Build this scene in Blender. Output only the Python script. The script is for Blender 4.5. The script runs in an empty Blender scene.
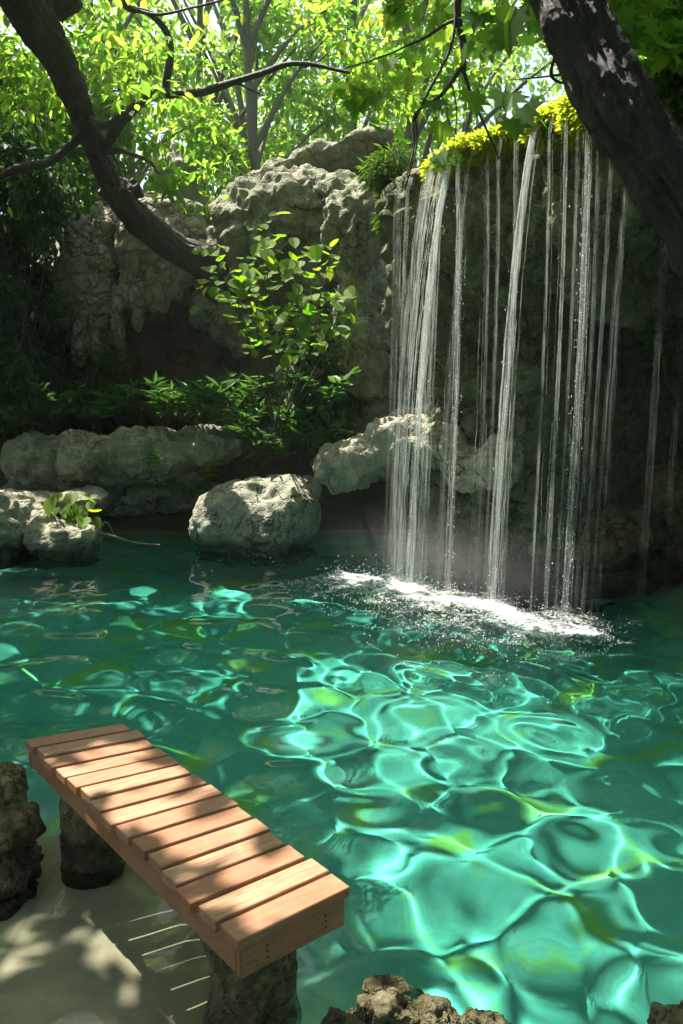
import bpy, bmesh, math, random
import numpy as np
from mathutils import Vector

R = math.radians
S = bpy.context.scene
COL = S.collection
rng = np.random.default_rng(7)
random.seed(7)

# ------------------------------------------------------------------ camera
CAM = np.array([0.0, 0.0, 1.6]); PITCH = R(8.5); FPX = 850.0
cp, sp = math.cos(PITCH), math.sin(PITCH)
def ray(px, py):
    v = (512 - py) / FPX
    return np.array([(px - 341.5) / FPX, cp + v * sp, -sp + v * cp])
def P(px, py, Y):                       # point of a sight line at distance Y
    d = ray(px, py); return CAM + d * (Y / d[1])
def G(px, py, z=0.0):                   # point of a sight line at height z
    d = ray(px, py); return CAM + d * ((z - CAM[2]) / d[2])
def pix(p):
    p = np.asarray(p, float) - CAM
    z = p[..., 1] * cp - p[..., 2] * sp
    u = p[..., 1] * sp + p[..., 2] * cp
    return 341.5 + FPX * p[..., 0] / z, 512 - FPX * u / z, z
cd = bpy.data.cameras.new('camera'); cam = bpy.data.objects.new('camera', cd); COL.objects.link(cam)
cd.sensor_fit = 'VERTICAL'; cd.sensor_height = 36; cd.sensor_width = 24; cd.lens = 36 * FPX / 1024
cd.clip_end = 500; cd.clip_start = 0.02
cam.location = CAM.tolist(); cam.rotation_euler = (R(90) - PITCH, 0, 0); S.camera = cam

# ------------------------------------------------------------------ light
EL = 64.0
HS = np.array([-0.75, 0.66]); HS = HS / np.linalg.norm(HS)
SUN = np.array([HS[0] * math.cos(R(EL)), HS[1] * math.cos(R(EL)), math.sin(R(EL))])
ld = bpy.data.lights.new('sun', 'SUN'); ld.energy = 5.0; ld.angle = R(0.5); ld.color = (1.0, 0.94, 0.82)
ld.cycles.is_caustics_light = True
lo = bpy.data.objects.new('sun', ld); COL.objects.link(lo)
lo.rotation_euler = Vector(SUN.tolist()).to_track_quat('Z', 'Y').to_euler(); lo.location = (-4, 6, 14)
w = bpy.data.worlds.new('World'); S.world = w; w.use_nodes = True
wn = w.node_tree; bgn = wn.nodes['Background']
sky = wn.nodes.new('ShaderNodeTexSky'); sky.sky_type = 'NISHITA'; sky.sun_disc = False
sky.sun_elevation = R(EL); sky.sun_rotation = math.atan2(HS[0], HS[1]); sky.dust_density = 4.0; sky.air_density = 1.0
wn.links.new(sky.outputs[0], bgn.inputs[0]); bgn.inputs[1].default_value = 0.11
S.view_settings.view_transform = 'Standard'; S.view_settings.look = 'None'
S.view_settings.gamma = 1; S.view_settings.exposure = 1.55
S.view_settings.use_curve_mapping = False
cy = S.cycles
cy.use_denoising = True; cy.max_bounces = 10; cy.transparent_max_bounces = 24; cy.transmission_bounces = 8
cy.diffuse_bounces = 4; cy.glossy_bounces = 4; cy.caustics_refractive = True; cy.caustics_reflective = False
cy.sample_clamp_indirect = 6.0; cy.blur_glossy = 1.0

# ------------------------------------------------------------------ noise
def _hash(ix, iy, iz, seed):
    h = (ix.astype(np.int64) * 374761393 + iy.astype(np.int64) * 668265263 + iz.astype(np.int64) * 2147483647 + seed * 974711) & 0xffffffff
    h = ((h ^ (h >> 13)) * 1274126177) & 0xffffffff
    return ((h ^ (h >> 16)) & 0xffff) / 65535.0
def noise(p, seed=0):
    i = np.floor(p); f = p - i; u = f * f * f * (f * (f * 6 - 15) + 10)
    r = 0
    for a in (0, 1):
        for b in (0, 1):
            for c in (0, 1):
                wgt = (u[:, 0] if a else 1 - u[:, 0]) * (u[:, 1] if b else 1 - u[:, 1]) * (u[:, 2] if c else 1 - u[:, 2])
                r = r + wgt * _hash(i[:, 0] + a, i[:, 1] + b, i[:, 2] + c, seed)
    return r * 2 - 1
def fbm(p, seed=0, octv=4, gain=.5):
    r = 0; a = 1
    for k in range(octv):
        r = r + a * noise(p * (2.03 ** k) + 17.3 * k, seed + k); a *= gain
    return r
def worley(p, seed=0):
    i = np.floor(p); f1 = np.full(len(p), 9.0); f2 = np.full(len(p), 9.0)
    for a in (-1, 0, 1):
        for b in (-1, 0, 1):
            for c in (-1, 0, 1):
                q = i + np.array([a, b, c])
                o = np.stack([_hash(q[:, 0], q[:, 1], q[:, 2], seed + s) for s in (11, 23, 37)], -1)
                d = np.linalg.norm(q + o - p, axis=1)
                f2 = np.minimum(f2, np.maximum(f1, d)); f1 = np.minimum(f1, d)
    return f1, f2
def sstep(a, b, x):
    t = np.clip((x - a) / (b - a), 0, 1); return t * t * (3 - 2 * t)

# ------------------------------------------------------------------ objects
def link(name, me, mat=None, parent=None):
    o = bpy.data.objects.new(name, me); COL.objects.link(o)
    if mat: me.materials.append(mat)
    if parent is not None: o.parent = parent
    return o
def mk(name, V, F, mat=None, parent=None, smooth=True):
    me = bpy.data.meshes.new(name)
    V = np.asarray(V, np.float32)
    if parent is not None: V = V - np.array(root_of(parent), np.float32)
    me.from_pydata(V.tolist(), [], F.tolist() if isinstance(F, np.ndarray) else F)
    me.polygons.foreach_set('use_smooth', np.full(len(me.polygons), smooth))
    me.update()
    return link(name, me, mat, parent)
def root_of(o):
    p = np.zeros(3)
    while o is not None:
        p = p + np.array(o.location); o = o.parent
    return p
def tag(o, label, cat, group=None):
    o['label'] = label; o['category'] = cat
    if group: o['group'] = group
    return o
def thing(name, loc, label, cat, group=None):
    o = bpy.data.objects.new(name, None); COL.objects.link(o); o.location = [float(c) for c in loc]
    o.empty_display_size = .1
    return tag(o, label, cat, group)
def kind(o, k): o['kind'] = k; return o
def receiver(o): o.cycles.is_caustics_receiver = True; return o

def catmull(pts, n):
    pts = np.asarray(pts, float); p = np.vstack([2 * pts[0] - pts[1], pts, 2 * pts[-1] - pts[-2]])
    m = len(pts) - 1; out = []
    for t in np.linspace(0, m, n):
        k = min(int(t), m - 1); u = t - k
        a, b, c, d = p[k:k + 4]
        out.append(.5 * ((2 * b) + (-a + c) * u + (2 * a - 5 * b + 4 * c - d) * u * u + (-a + 3 * b - 3 * c + d) * u ** 3))
    return np.array(out)
def tube(pts, rad, sides=8, cap=True, flat=None):
    """(V, F) of a swept tube"""
    pts = np.asarray(pts, float); n = len(pts); rad = np.broadcast_to(rad, (n,))
    T = np.gradient(pts, axis=0); T /= np.linalg.norm(T, axis=1)[:, None] + 1e-9
    up = np.array([0.31, -0.87, 0.38]); V = []
    A = np.cross(T, up); A /= np.linalg.norm(A, axis=1)[:, None] + 1e-9
    B = np.cross(T, A)
    th = np.linspace(0, 2 * np.pi, sides, endpoint=False)
    V = (pts[:, None] + rad[:, None, None] * (np.cos(th)[None, :, None] * A[:, None] + np.sin(th)[None, :, None] * B[:, None])).reshape(-1, 3)
    i = np.arange(n * sides).reshape(n, sides); j = np.roll(i, -1, 1)
    F = np.stack([i[:-1], i[1:], j[1:], j[:-1]], -1).reshape(-1, 4)
    return V, F, A, B, th
def tubes(name, lst, mat, parent=None, sides=6):
    """many tubes in one mesh"""
    Vs, Fs, b = [], [], 0
    for pts, rad in lst:
        V, F, *_ = tube(pts, rad, sides); Vs.append(V); Fs.append(F + b); b += len(V)
    return mk(name, np.vstack(Vs), np.vstack(Fs), mat, parent)

# ------------------------------------------------------------------ materials
def newmat(name):
    m = bpy.data.materials.new(name); m.use_nodes = True
    nt = m.node_tree; nt.nodes.clear()
    out = nt.nodes.new('ShaderNodeOutputMaterial')
    return m, nt, out
class N:
    def __init__(s, nt): s.nt = nt
    def __call__(s, typ, **kw):
        n = s.nt.nodes.new('ShaderNode' + typ)
        for k, v in kw.items():
            if k.startswith('i_'): n.inputs[k[2:].replace('_', ' ')].default_value = v
            else: setattr(n, k, v)
        return n
    def l(s, a, b): s.nt.links.new(a, b)
    def tex(s, scale, detail=5, rough=.6, coord=None, stretch=None, typ='TexNoise', **kw):
        c = coord if coord is not None else s('NewGeometry').outputs['Position']
        if stretch:
            mp = s('Mapping'); mp.inputs['Scale'].default_value = stretch; s.l(c, mp.inputs['Vector']); c = mp.outputs[0]
        t = s(typ, **kw); t.inputs['Scale'].default_value = scale
        if typ == 'TexNoise': t.inputs['Detail'].default_value = detail; t.inputs['Roughness'].default_value = rough
        s.l(c, t.inputs['Vector']); return t
    def ramp(s, fac, stops):
        r = s('ValToRGB'); e = r.color_ramp.elements
        while len(e) < len(stops): e.new(.5)
        for el, (p, c) in zip(e, stops):
            el.position = p; el.color = (c, c, c, 1) if isinstance(c, (int, float)) else (*c, 1)
        s.l(fac, r.inputs[0]); return r.outputs[0]
    def mix(s, fac, a, b, mode='MIX'):
        m = s('Mix', data_type='RGBA', blend_type=mode)
        for v, i in ((fac, 0), (a, 6), (b, 7)):
            if isinstance(v, (int, float)): m.inputs[i].default_value = v if i == 0 else (v, v, v, 1)
            elif isinstance(v, tuple): m.inputs[i].default_value = (*v, 1)
            else: s.l(v, m.inputs[i])
        return m.outputs[2]
    def math(s, op, a, b=0.0, c=None):
        m = s('Math', operation=op)
        for i, v in enumerate((a, b)):
            if isinstance(v, (int, float)): m.inputs[i].default_value = v
            else: s.l(v, m.inputs[i])
        m.use_clamp = False
        return m.outputs[0]
    def bump(s, h, strength=.5, dist=.02, nrm=None):
        b = s('Bump'); b.inputs['Strength'].default_value = strength; b.inputs['Distance'].default_value = dist
        s.l(h, b.inputs['Height'])
        if nrm is not None: s.l(nrm, b.inputs['Normal'])
        return b.outputs[0]

def rock_mat(name, c1, c2, c3, moss=.5, mosscol=(.035, .07, .012), scale=1.0, pits=.5, crack=0.0, wet=True, rough=.85):
    m, nt, out = newmat(name); n = N(nt)
    geo = n('NewGeometry'); pos = geo.outputs['Position']
    a = n.tex(2.2 * scale, 6, .65, pos); b = n.tex(9 * scale, 8, .7, pos); c = n.tex(40 * scale, 6, .7, pos)
    col = n.mix(n.ramp(a.outputs[0], [(.35, 0.), (.65, 1.)]), c1, c2)
    col = n.mix(n.ramp(b.outputs[0], [(.45, 0.), (.62, .85)]), col, c3)
    col = n.mix(n.ramp(c.outputs[0], [(.35, .55), (.65, 0.)]), col, tuple(x * .35 for x in c1))
    vor = n.tex(26 * scale, typ='TexVoronoi', coord=pos)
    pit = n.ramp(vor.outputs['Distance'], [(.1, 0.), (.42, 1.)])
    pm = n.ramp(n.tex(5 * scale, 3, .5, pos).outputs[0], [(.45, 0.), (.6, 1.)])
    pitm = n.math('MULTIPLY', n.math('SUBTRACT', 1.0, pit), pm)
    col = n.mix(n.math('MULTIPLY', pitm, pits), col, tuple(x * .25 for x in c1))
    sepn = n('SeparateXYZ'); n.l(geo.outputs['Normal'], sepn.inputs[0])
    up = n.ramp(sepn.outputs[2], [(.0, 0.), (.8, 1.)])
    mn = n.ramp(n.tex(3.3 * scale, 8, .7, pos).outputs[0], [(.62 - .3 * moss, 0.), (.8 - .3 * moss, 1.)])
    mf = n.math('MULTIPLY', mn, n.math('ADD', n.math('MULTIPLY', up, .6), .4))
    cw = n('VectorMath', operation='ADD'); n.l(pos, cw.inputs[0]); cs = n('VectorMath', operation='SCALE'); n.l(n.tex(2.5 * scale, 4, .65, pos).outputs['Color'], cs.inputs[0]); cs.inputs['Scale'].default_value = .6 / scale; n.l(cs.outputs[0], cw.inputs[1])
    ck = n.ramp(n.tex(1.9 * scale, typ='TexVoronoi', coord=cw.outputs[0], feature='DISTANCE_TO_EDGE').outputs[0], [(0., 1.), (.035, 0.)])
    ck = n.math('MULTIPLY', ck, n.ramp(n.tex(1.4 * scale, 3, .5, pos).outputs[0], [(.42, 0.), (.58, 1.)]))
    col = n.mix(n.math('MULTIPLY', ck, .8), col, tuple(x * .2 for x in c2))
    lich = n.ramp(n.tex(17 * scale, 7, .75, pos).outputs[0], [(.6, 0.), (.68, 1.)])
    col = n.mix(n.math('MULTIPLY', lich, .55), col, tuple(min(.6, x * 1.5) for x in c3))
    mossc = n.mix(n.ramp(c.outputs[0], [(.3, 0.), (.7, 1.)]), mosscol, tuple(x * 2.2 for x in mosscol))
    col = n.mix(n.math('MULTIPLY', mf, min(1., moss * 1.6)), col, mossc)
    bs = n('BsdfPrincipled'); bs.inputs['Roughness'].default_value = rough
    bs.inputs['Specular IOR Level'].default_value = .35
    if wet:
        sp_ = n('SeparateXYZ'); n.l(pos, sp_.inputs[0])
        z = n.math('ADD', sp_.outputs[2], n.math('MULTIPLY', a.outputs[0], -.12))
        wf = n.ramp(z, [(.02, 1.), (.13, 0.)])
        col = n.mix(wf, col, (.3, .32, .25), 'MULTIPLY')
        n.l(n.ramp(z, [(.0, .25), (.08, rough)]), bs.inputs['Roughness'])
    n.l(col, bs.inputs['Base Color'])
    h = n.math('ADD', n.math('MULTIPLY', b.outputs[0], .6), n.math('MULTIPLY', c.outputs[0], .35))
    h = n.math('SUBTRACT', h, n.math('MULTIPLY', pitm, .9 * pits)); h = n.math('SUBTRACT', h, n.math('MULTIPLY', ck, .7))
    if crack:
        dw = n('VectorMath', operation='ADD'); n.l(pos, dw.inputs[0]); dn = n.tex(3.0, 3, .6, pos); ds = n('VectorMath', operation='SCALE'); n.l(dn.outputs['Color'], ds.inputs[0]); ds.inputs['Scale'].default_value = .35; n.l(ds.outputs[0], dw.inputs[1])
        vc = n.tex(6.5 * scale, typ='TexVoronoi', coord=dw.outputs[0], stretch=(1, 1, .8), feature='DISTANCE_TO_EDGE')
        h = n.math('ADD', h, n.math('MULTIPLY', n.ramp(vc.outputs[0], [(0., 0.), (.16, 1.)]), crack))
    n.l(n.bump(h, .9, .05 / scale), bs.inputs['Normal'])
    n.l(bs.outputs[0], out.inputs[0]); return m

def leaf_mat(name, cols, trans, tw=.5, rough=.6, yellow=None):
    m, nt, out = newmat(name); n = N(nt)
    geo = n('NewGeometry'); rnd = geo.outputs['Random Per Island']
    k = len(cols) - 1
    base = n.ramp(rnd, [(i / max(1, k), c) for i, c in enumerate(cols)])
    tc = n.ramp(rnd, [(i / max(1, len(trans) - 1), c) for i, c in enumerate(trans)])
    d = n('BsdfPrincipled'); d.inputs['Roughness'].default_value = rough; d.inputs['Specular IOR Level'].default_value = .22
    n.l(base, d.inputs['Base Color'])
    t = n('BsdfTranslucent'); n.l(tc, t.inputs[0])
    mx = n('MixShader'); mx.inputs[0].default_value = tw
    n.l(d.outputs[0], mx.inputs[1]); n.l(t.outputs[0], mx.inputs[2]); n.l(mx.outputs[0], out.inputs[0])
    return m

def bark_mat(name, c1, c2, stretch=(1, 1, .25), scale=14, moss=0.0):
    m, nt, out = newmat(name); n = N(nt)
    pos = n('NewGeometry').outputs['Position']
    a = n.tex(scale, 8, .7, pos, stretch); b = n.tex(scale * 4, 6, .7, pos)
    col = n.mix(n.ramp(a.outputs[0], [(.35, 0.), (.65, 1.)]), c1, c2)
    if moss:
        col = n.mix(n.math('MULTIPLY', n.ramp(n.tex(3, 6, .7, pos).outputs[0], [(.45, 0.), (.6, 1.)]), moss), col, (.03, .05, .012))
    bs = n('BsdfPrincipled'); bs.inputs['Roughness'].default_value = .62; bs.inputs['Specular IOR Level'].default_value = .5
    n.l(col, bs.inputs['Base Color'])
    h = n.math('ADD', a.outputs[0], n.math('MULTIPLY', b.outputs[0], .4))
    n.l(n.bump(h, .9, .03), bs.inputs['Normal']); n.l(bs.outputs[0], out.inputs[0]); return m

M = {}
M['grey_rock'] = rock_mat('pale_limestone', (.41, .395, .30), (.24, .24, .175), (.5, .48, .38), moss=.28)
M['boulder'] = rock_mat('boulder_limestone', (.42, .41, .32), (.23, .235, .17), (.5, .48, .4), moss=.3, pits=1.0)
M['mossy_rock'] = rock_mat('mossy_limestone', (.32, .315, .225), (.13, .135, .08), (.46, .45, .35), moss=.42)
M['cave_rock'] = rock_mat('flowstone', (.40, .35, .25), (.27, .235, .16), (.45, .41, .31), moss=.25, crack=1.3, pits=.2)
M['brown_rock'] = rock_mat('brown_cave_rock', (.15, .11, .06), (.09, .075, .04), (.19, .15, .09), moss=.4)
M['tufa'] = rock_mat('wet_tufa', (.21, .215, .125), (.10, .125, .06), (.38, .37, .25), moss=.55, mosscol=(.035, .06, .012), scale=1.2, pits=.6)
M['tan_rock'] = rock_mat('porous_tan_rock', (.42, .33, .19), (.24, .18, .1), (.5, .42, .28), moss=.3, mosscol=(.04, .055, .01), scale=5, pits=1.0)
M['moss_rock'] = rock_mat('dark_mossy_rock', (.23, .18, .10), (.085, .066, .036), (.36, .285, .165), moss=.5, mosscol=(.03, .045, .01), scale=4, pits=.8)
M['bark_dark'] = bark_mat('dark_bark', (.008, .006, .004), (.024, .018, .012), scale=16, moss=.3)
M['bark_left'] = bark_mat('brown_bark', (.018, .012, .007), (.065, .042, .024), scale=13, moss=.35)
M['bark_far'] = bark_mat('pale_bark', (.09, .08, .06), (.16, .14, .1), scale=8)
M['stem'] = bark_mat('green_stem', (.025, .035, .012), (.05, .055, .02), scale=20)
M['twig'] = bark_mat('twig_bark', (.03, .022, .015), (.06, .045, .03), scale=30)

M['leaf_bright'] = leaf_mat('bright_backlit_leaf', [(.06, .12, .015), (.09, .15, .02), (.12, .17, .025)], [(.2, .5, .04), (.34, .62, .05), (.56, .68, .08)], .65)
M['leaf_mid'] = leaf_mat('green_leaf', [(.04, .09, .015), (.06, .12, .02), (.08, .14, .02)], [(.14, .36, .02), (.26, .5, .03), (.45, .6, .05)], .55)
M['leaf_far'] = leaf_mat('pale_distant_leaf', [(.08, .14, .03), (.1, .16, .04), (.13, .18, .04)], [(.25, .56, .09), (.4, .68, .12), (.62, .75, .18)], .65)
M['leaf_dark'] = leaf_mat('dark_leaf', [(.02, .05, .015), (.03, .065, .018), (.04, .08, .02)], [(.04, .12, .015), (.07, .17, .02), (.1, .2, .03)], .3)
M['leaf_fern'] = leaf_mat('undergrowth_leaf', [(.045, .12, .03), (.06, .15, .04), (.09, .18, .05)], [(.07, .2, .02), (.12, .28, .03), (.16, .3, .04)], .35, .5)
M['leaf_lime'] = leaf_mat('lime_round_leaf', [(.08, .15, .015), (.1, .17, .02), (.12, .18, .02)], [(.18, .45, .01), (.3, .55, .02), (.48, .62, .03)], .5, .6)
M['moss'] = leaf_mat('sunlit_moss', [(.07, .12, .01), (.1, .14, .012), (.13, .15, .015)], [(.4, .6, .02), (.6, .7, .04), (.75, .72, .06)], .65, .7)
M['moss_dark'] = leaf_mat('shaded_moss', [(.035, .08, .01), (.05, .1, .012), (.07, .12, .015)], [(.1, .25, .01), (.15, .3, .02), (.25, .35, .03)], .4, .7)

# ------------------------------------------------------------------ chosen sunlit spots; leaves that would shade them are left out
LIT = []                                 # (polygon in plan, z, share of leaves kept)
def lit_poly(pts, keep=0.0): LIT.append((np.array([[p[0], p[1]] for p in pts]), float(np.mean([p[2] for p in pts])), keep))
def lit_spot(c, r, keep=0.0, ry=None, rot=0):
    a = np.linspace(0, 2 * np.pi, 14, endpoint=False); ry = (ry or r) + .07; r = r + .07
    x, y = r * np.cos(a), ry * np.sin(a); cr, sr = math.cos(rot), math.sin(rot)
    LIT.append((np.stack([c[0] + x * cr - y * sr, c[1] + x * sr + y * cr], -1), float(c[2]), keep))
def in_poly(q, poly):
    x, y = q[:, 0], q[:, 1]; ins = np.zeros(len(q), bool); j = len(poly) - 1
    for i in range(len(poly)):
        xi, yi = poly[i]; xj, yj = poly[j]
        c = ((yi > y) != (yj > y)) & (x < (xj - xi) * (y - yi) / (yj - yi + 1e-12) + xi)
        ins ^= c; j = i
    return ins
def open_to_sun(p, mind=.45):
    """False where a leaf at p would shade one of the chosen sunlit spots"""
    ok = np.ones(len(p), bool)
    for poly, z, keep in LIT:
        t = (p[:, 2] - z) / SUN[2]
        q = p[:, :2] - SUN[None, :2] * t[:, None]
        hit = (t > mind) & in_poly(q, poly)
        ok &= ~(hit & (rng.random(len(p)) >= keep))
    return ok

# ------------------------------------------------------------------ leaves
def half(ptsL, fold=.15):
    L = np.array([(x, y, abs(x) * fold) for x, y in ptsL]); k = len(L)
    mid = [(0, 0, 0), (0, 1, -.06)]
    V = np.vstack([mid, L, L * np.array([-1, 1, 1])])
    F = [[0] + list(range(2 + k - 1, 1, -1)) + [1] if False else [0] + list(range(2, 2 + k)) + [1],
         [0, 1] + list(range(2 + 2 * k - 1, 1 + k, -1))]
    return V, np.array(F)
T_SIMPLE = half([(-.2, .3), (-.2, .65)], .25)
T_LANCE = half([(-.075, .25), (-.085, .55)], .3)
T_ROUND = half([(-.18, .02), (-.36, .2), (-.41, .48), (-.27, .8)], .22)
T_HEART = half([(-.2, -.14), (-.44, .02), (-.46, .35), (-.25, .75)], .2)
T_MAPLE = half([(-.12, .06), (-.36, -.12), (-.33, .1), (-.62, .2), (-.44, .32), (-.66, .52), (-.36, .5), (-.26, .52), (-.34, .8), (-.14, .72)], .12)
T_MOSS = half([(-.22, .35)], .3)
def leaf_mesh(tmpl, pos, axis, size, up=None, jitter=.5, uj=.45):
    """all leaves of one crown as (V, F): base at pos, pointing along axis"""
    TV, TF = tmpl; n = len(pos)
    a = axis + jitter * rng.normal(size=(n, 3)); a /= np.linalg.norm(a, axis=1)[:, None] + 1e-9
    u = (np.array([0, 0, 1.0]) if up is None else up) + uj * rng.normal(size=(n, 3))
    x = np.cross(a, u); x /= np.linalg.norm(x, axis=1)[:, None] + 1e-9
    z = np.cross(x, a)
    s = np.asarray(size)[:, None, None]
    wob = 1 + .15 * rng.normal(size=(n, 1, 1))
    V = pos[:, None] + s * (wob * TV[None, :, 0:1] * x[:, None] + TV[None, :, 1:2] * a[:, None] + TV[None, :, 2:3] * z[:, None])
    F = (TF[None] + (np.arange(n) * len(TV))[:, None, None]).reshape(-1, TF.shape[1])
    return V.reshape(-1, 3), F
def clump_points(centers, radii, n_each, flat=.6):
    c = np.asarray(centers, float); r = np.asarray(radii, float)
    if r.ndim == 1: r = np.stack([r, r, r * flat], -1)
    k = np.repeat(np.arange(len(c)), n_each)
    d = rng.normal(size=(len(k), 3)); d /= np.linalg.norm(d, axis=1)[:, None]
    rad = rng.random(len(k)) ** .55
    return c[k] + d * rad[:, None] * r[k], d
def crown(name, parent, centers, radii, n_each, size, tmpl, mat, flat=.6, droop=.5, sunny=True, jitter=.6, cond=None):
    p, d = clump_points(centers, radii, n_each, flat)
    ok = open_to_sun(p) if sunny else np.ones(len(p), bool)
    if cond is not None: ok &= cond(p)
    p, d = p[ok], d[ok]
    ax = d * .7 + np.array([0, -.2, -droop]); sz = size * rng.uniform(.55, 1.25, len(p))
    V, F = leaf_mesh(tmpl, p, ax, sz, jitter=jitter)
    return mk(name, V, F, mat, parent, smooth=False)

# ------------------------------------------------------------------ gaps shaped into the canopy to light chosen spots
def lp(pxs, z=0.0, shift=(0, 0), keep=0.0):
    lit_poly([tuple(G(a, b, z) + np.array([shift[0], shift[1], 0])) for a, b in pxs], keep)
lp([(372, 566), (470, 566), (610, 606), (640, 640), (560, 640), (400, 600)], 0.0)                        # foam
LIT.append((np.array([(-4.2, 3.3), (-.6, 3.3), (-.9, 6.2), (-1.2, 7.2), (-4.2, 7.2)]), 0.0, .80))
LIT.append((np.array([(-.9, 2.3), (-.3, 2.1), (-.1, 3.4), (-.4, 4.2), (-.75, 5.2), (-.75, 6.1), (.7, 6.2), (.7, 6.9), (-1.3, 6.9), (-1.5, 5.0), (-1.2, 3.6)]), 0.0, .55))
LIT.append((np.array([(-.30, 2.1), (1.9, 2.0), (2.5, 4.3), (1.30, 4.9), (.75, 6.4), (-.75, 6.1), (-.75, 5.2), (-.40, 4.2), (-.12, 3.4)]), 0.0, .08))   # bright pool
lp([(90, 650), (230, 640), (255, 690), (180, 715), (80, 700)], 0.0, (0, 1.2), .75)
lp([(30, 756), (148, 733), (376, 890), (250, 950), (134, 842)], 0.40, (0, 0), .02)                        # bench
lit_spot(P(250, 492, 8.35), .75, .08, .5)                                                                 # boulder
lit_spot(P(395, 420, 7.7), .45, .25, .35)
lit_spot(P(330, 470, 7.8), .25, .4)
lit_spot(P(300, 190, 10), .9, .45, .6)
lit_spot(P(345, 200, 10), .45, .35)
lit_spot(P(320, 155, 11), .7, .3)
lit_spot(P(430, 190, 7.2), .45, .0); lit_spot(P(420, 260, 7.1), .35, .1)
lit_spot(P(520, 160, 6.4), .4, .0); lit_spot(P(560, 140, 6.1), .6, .0); lit_spot(P(575, 330, 5.9), .25, .2)
lit_spot(P(498, 400, 6.5), .18, .2); lit_spot(P(452, 350, 6.9), .15, .2)
lit_spot(P(262, 275, 8.2), .5, .08); lit_spot(P(320, 320, 8.2), .22, .3)
lit_spot(P(72, 440, 9.0), .16, .1); lit_spot(P(118, 228, 9.6), .18, .1)
lit_spot(P(70, 503, 8.0), .34, .03); lit_spot(P(10, 505, 8.0), .2, .3)
lit_spot(P(630, 160, 4.1), .22, .15, .3); lit_spot(P(665, 220, 4.0), .2, .2, .3)
lp([(-60, 1000), (-6, 865), (58, 898), (26, 1005)], -.03); lp([(44, 985), (90, 905), (112, 985)], -.03); lp([(84, 1050), (150, 960), (196, 1050)], -.03)
lit_spot(P(410, 1000, 1.88), .36, .02, .22); lit_spot(P(190, 380, 8.7), .12, .2)
lit_spot(P(675, 1015, 1.85), .06, .2)

for z_ in np.arange(.4, 3.3, .4):                                                                        # the face of the fall
    LIT.append((np.array([(.25, 7.05), (1.75, 5.3), (1.85, 5.42), (.35, 7.17)]), float(z_), .2))
LIT.append((np.array([(-2.3, 6.4), (1.2, 6.2), (1.6, 9.6), (-2.0, 9.4)]), 4.3, .3))                     # the lower sprays of leaves
LIT.append((np.array([(-2.6, 8.3), (.4, 8.2), (.4, 9.3), (-2.6, 9.6)]), 1.0, .72))
LIT.append((np.array([(0.2, 4.6), (.9, 4.6), (.9, 6.2), (0, 6.2)]), 3.9, .4))
# ------------------------------------------------------------------ ground
def seg_d(x, y, ax, ay, bx, by):
    """signed distance to the line a->b, positive on its left"""
    dx, dy = bx - ax, by - ay; L = math.hypot(dx, dy)
    return (dx * (y - ay) - dy * (x - ax)) / L
def ground_z(x, y):
    p = np.stack([x, y, 0 * x], -1)
    nz = fbm(p * .9, 3, 4); nf = fbm(p * 5, 9, 3)
    bed = -1.2 + .10 * nz + .012 * nf
    bed = np.where(x < -1.6, bed + .25 * sstep(-1.6, -3.4, x), bed)
    sd = np.minimum(-seg_d(x, y, -.98, 3.05, -.33, 1.95) + .10, 2.98 - y + .1 * nz)
    sd = np.minimum(sd, -x - .24 + .03 * nz)
    shelf = sstep(-.62, .02, sd)
    bed = bed * (1 - shelf) + (-.10 + .012 * nz + .10 * sstep(1.9, 1.2, y)) * shelf
    back = 9.35 + .15 * nz + .0 * x
    xr = 2.35 + .22 * np.maximum(0, y - 4.0) + .1 * nz
    d = np.minimum.reduce([back - y, x + 4.2 + .2 * nz, xr - x, y - 1.0 + .2 * nz])
    k = sstep(-.05, .7, d)
    z = bed * k + .22 * (1 - k) * sstep(.25, -.3, d)
    y0 = 9.2 + 2.0 * sstep(-1.0, -1.6, x) * sstep(-3.8, -3.2, x); up = sstep(y0, y0 + 1.2, y) * 2.1 + np.clip(y - 10.4, 0, 22) * .2
    right = sstep(0, 1.6, x - xr) * .9
    left = sstep(0, 3, -x - 4.2) * .8
    out = sstep(.1, -.5, d)
    return z + out * (np.maximum(up, np.maximum(right, left)) + .15 * nz + .03 * nf)
def axis(a, b, lo, hi, step, far):
    core = np.arange(lo, hi, step)
    l = lo - np.cumsum(step * 1.12 ** np.arange(60)); r = core[-1] + np.cumsum(step * 1.12 ** np.arange(60))
    v = np.concatenate([l[l > a][::-1], core, r[r < b]]); return np.concatenate([[a], v, [b]])
xs = axis(-70, 70, -4.6, 3.4, .035, 1); ys = axis(-25, 120, .9, 10.6, .035, 1)
X, Y = np.meshgrid(xs, ys); Z = ground_z(X.ravel(), Y.ravel())
i = np.arange(X.size).reshape(X.shape)
F = np.stack([i[:-1, :-1], i[:-1, 1:], i[1:, 1:], i[1:, :-1]], -1).reshape(-1, 4)
m, nt, out = newmat('ground_sand_and_soil'); n = N(nt)
geo = n('NewGeometry'); pos = geo.outputs['Position']; sx = n('SeparateXYZ'); n.l(pos, sx.inputs[0])
a = n.tex(1.6, 5, .6, pos); b = n.tex(12, 6, .65, pos)
deep = n.mix(n.ramp(a.outputs[0], [(.35, 0.), (.65, 1.)]), (.38, .42, .36), (.46, .49, .42))
deep = n.mix(n.ramp(b.outputs[0], [(.4, .35), (.6, 0.)]), deep, (.25, .30, .24))
sand = n.mix(n.ramp(a.outputs[0], [(.35, 0.), (.65, 1.)]), (.37, .30, .185), (.46, .385, .26))
sand = n.mix(n.ramp(b.outputs[0], [(.35, .3), (.6, 0.)]), sand, (.17, .15, .1))
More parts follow.
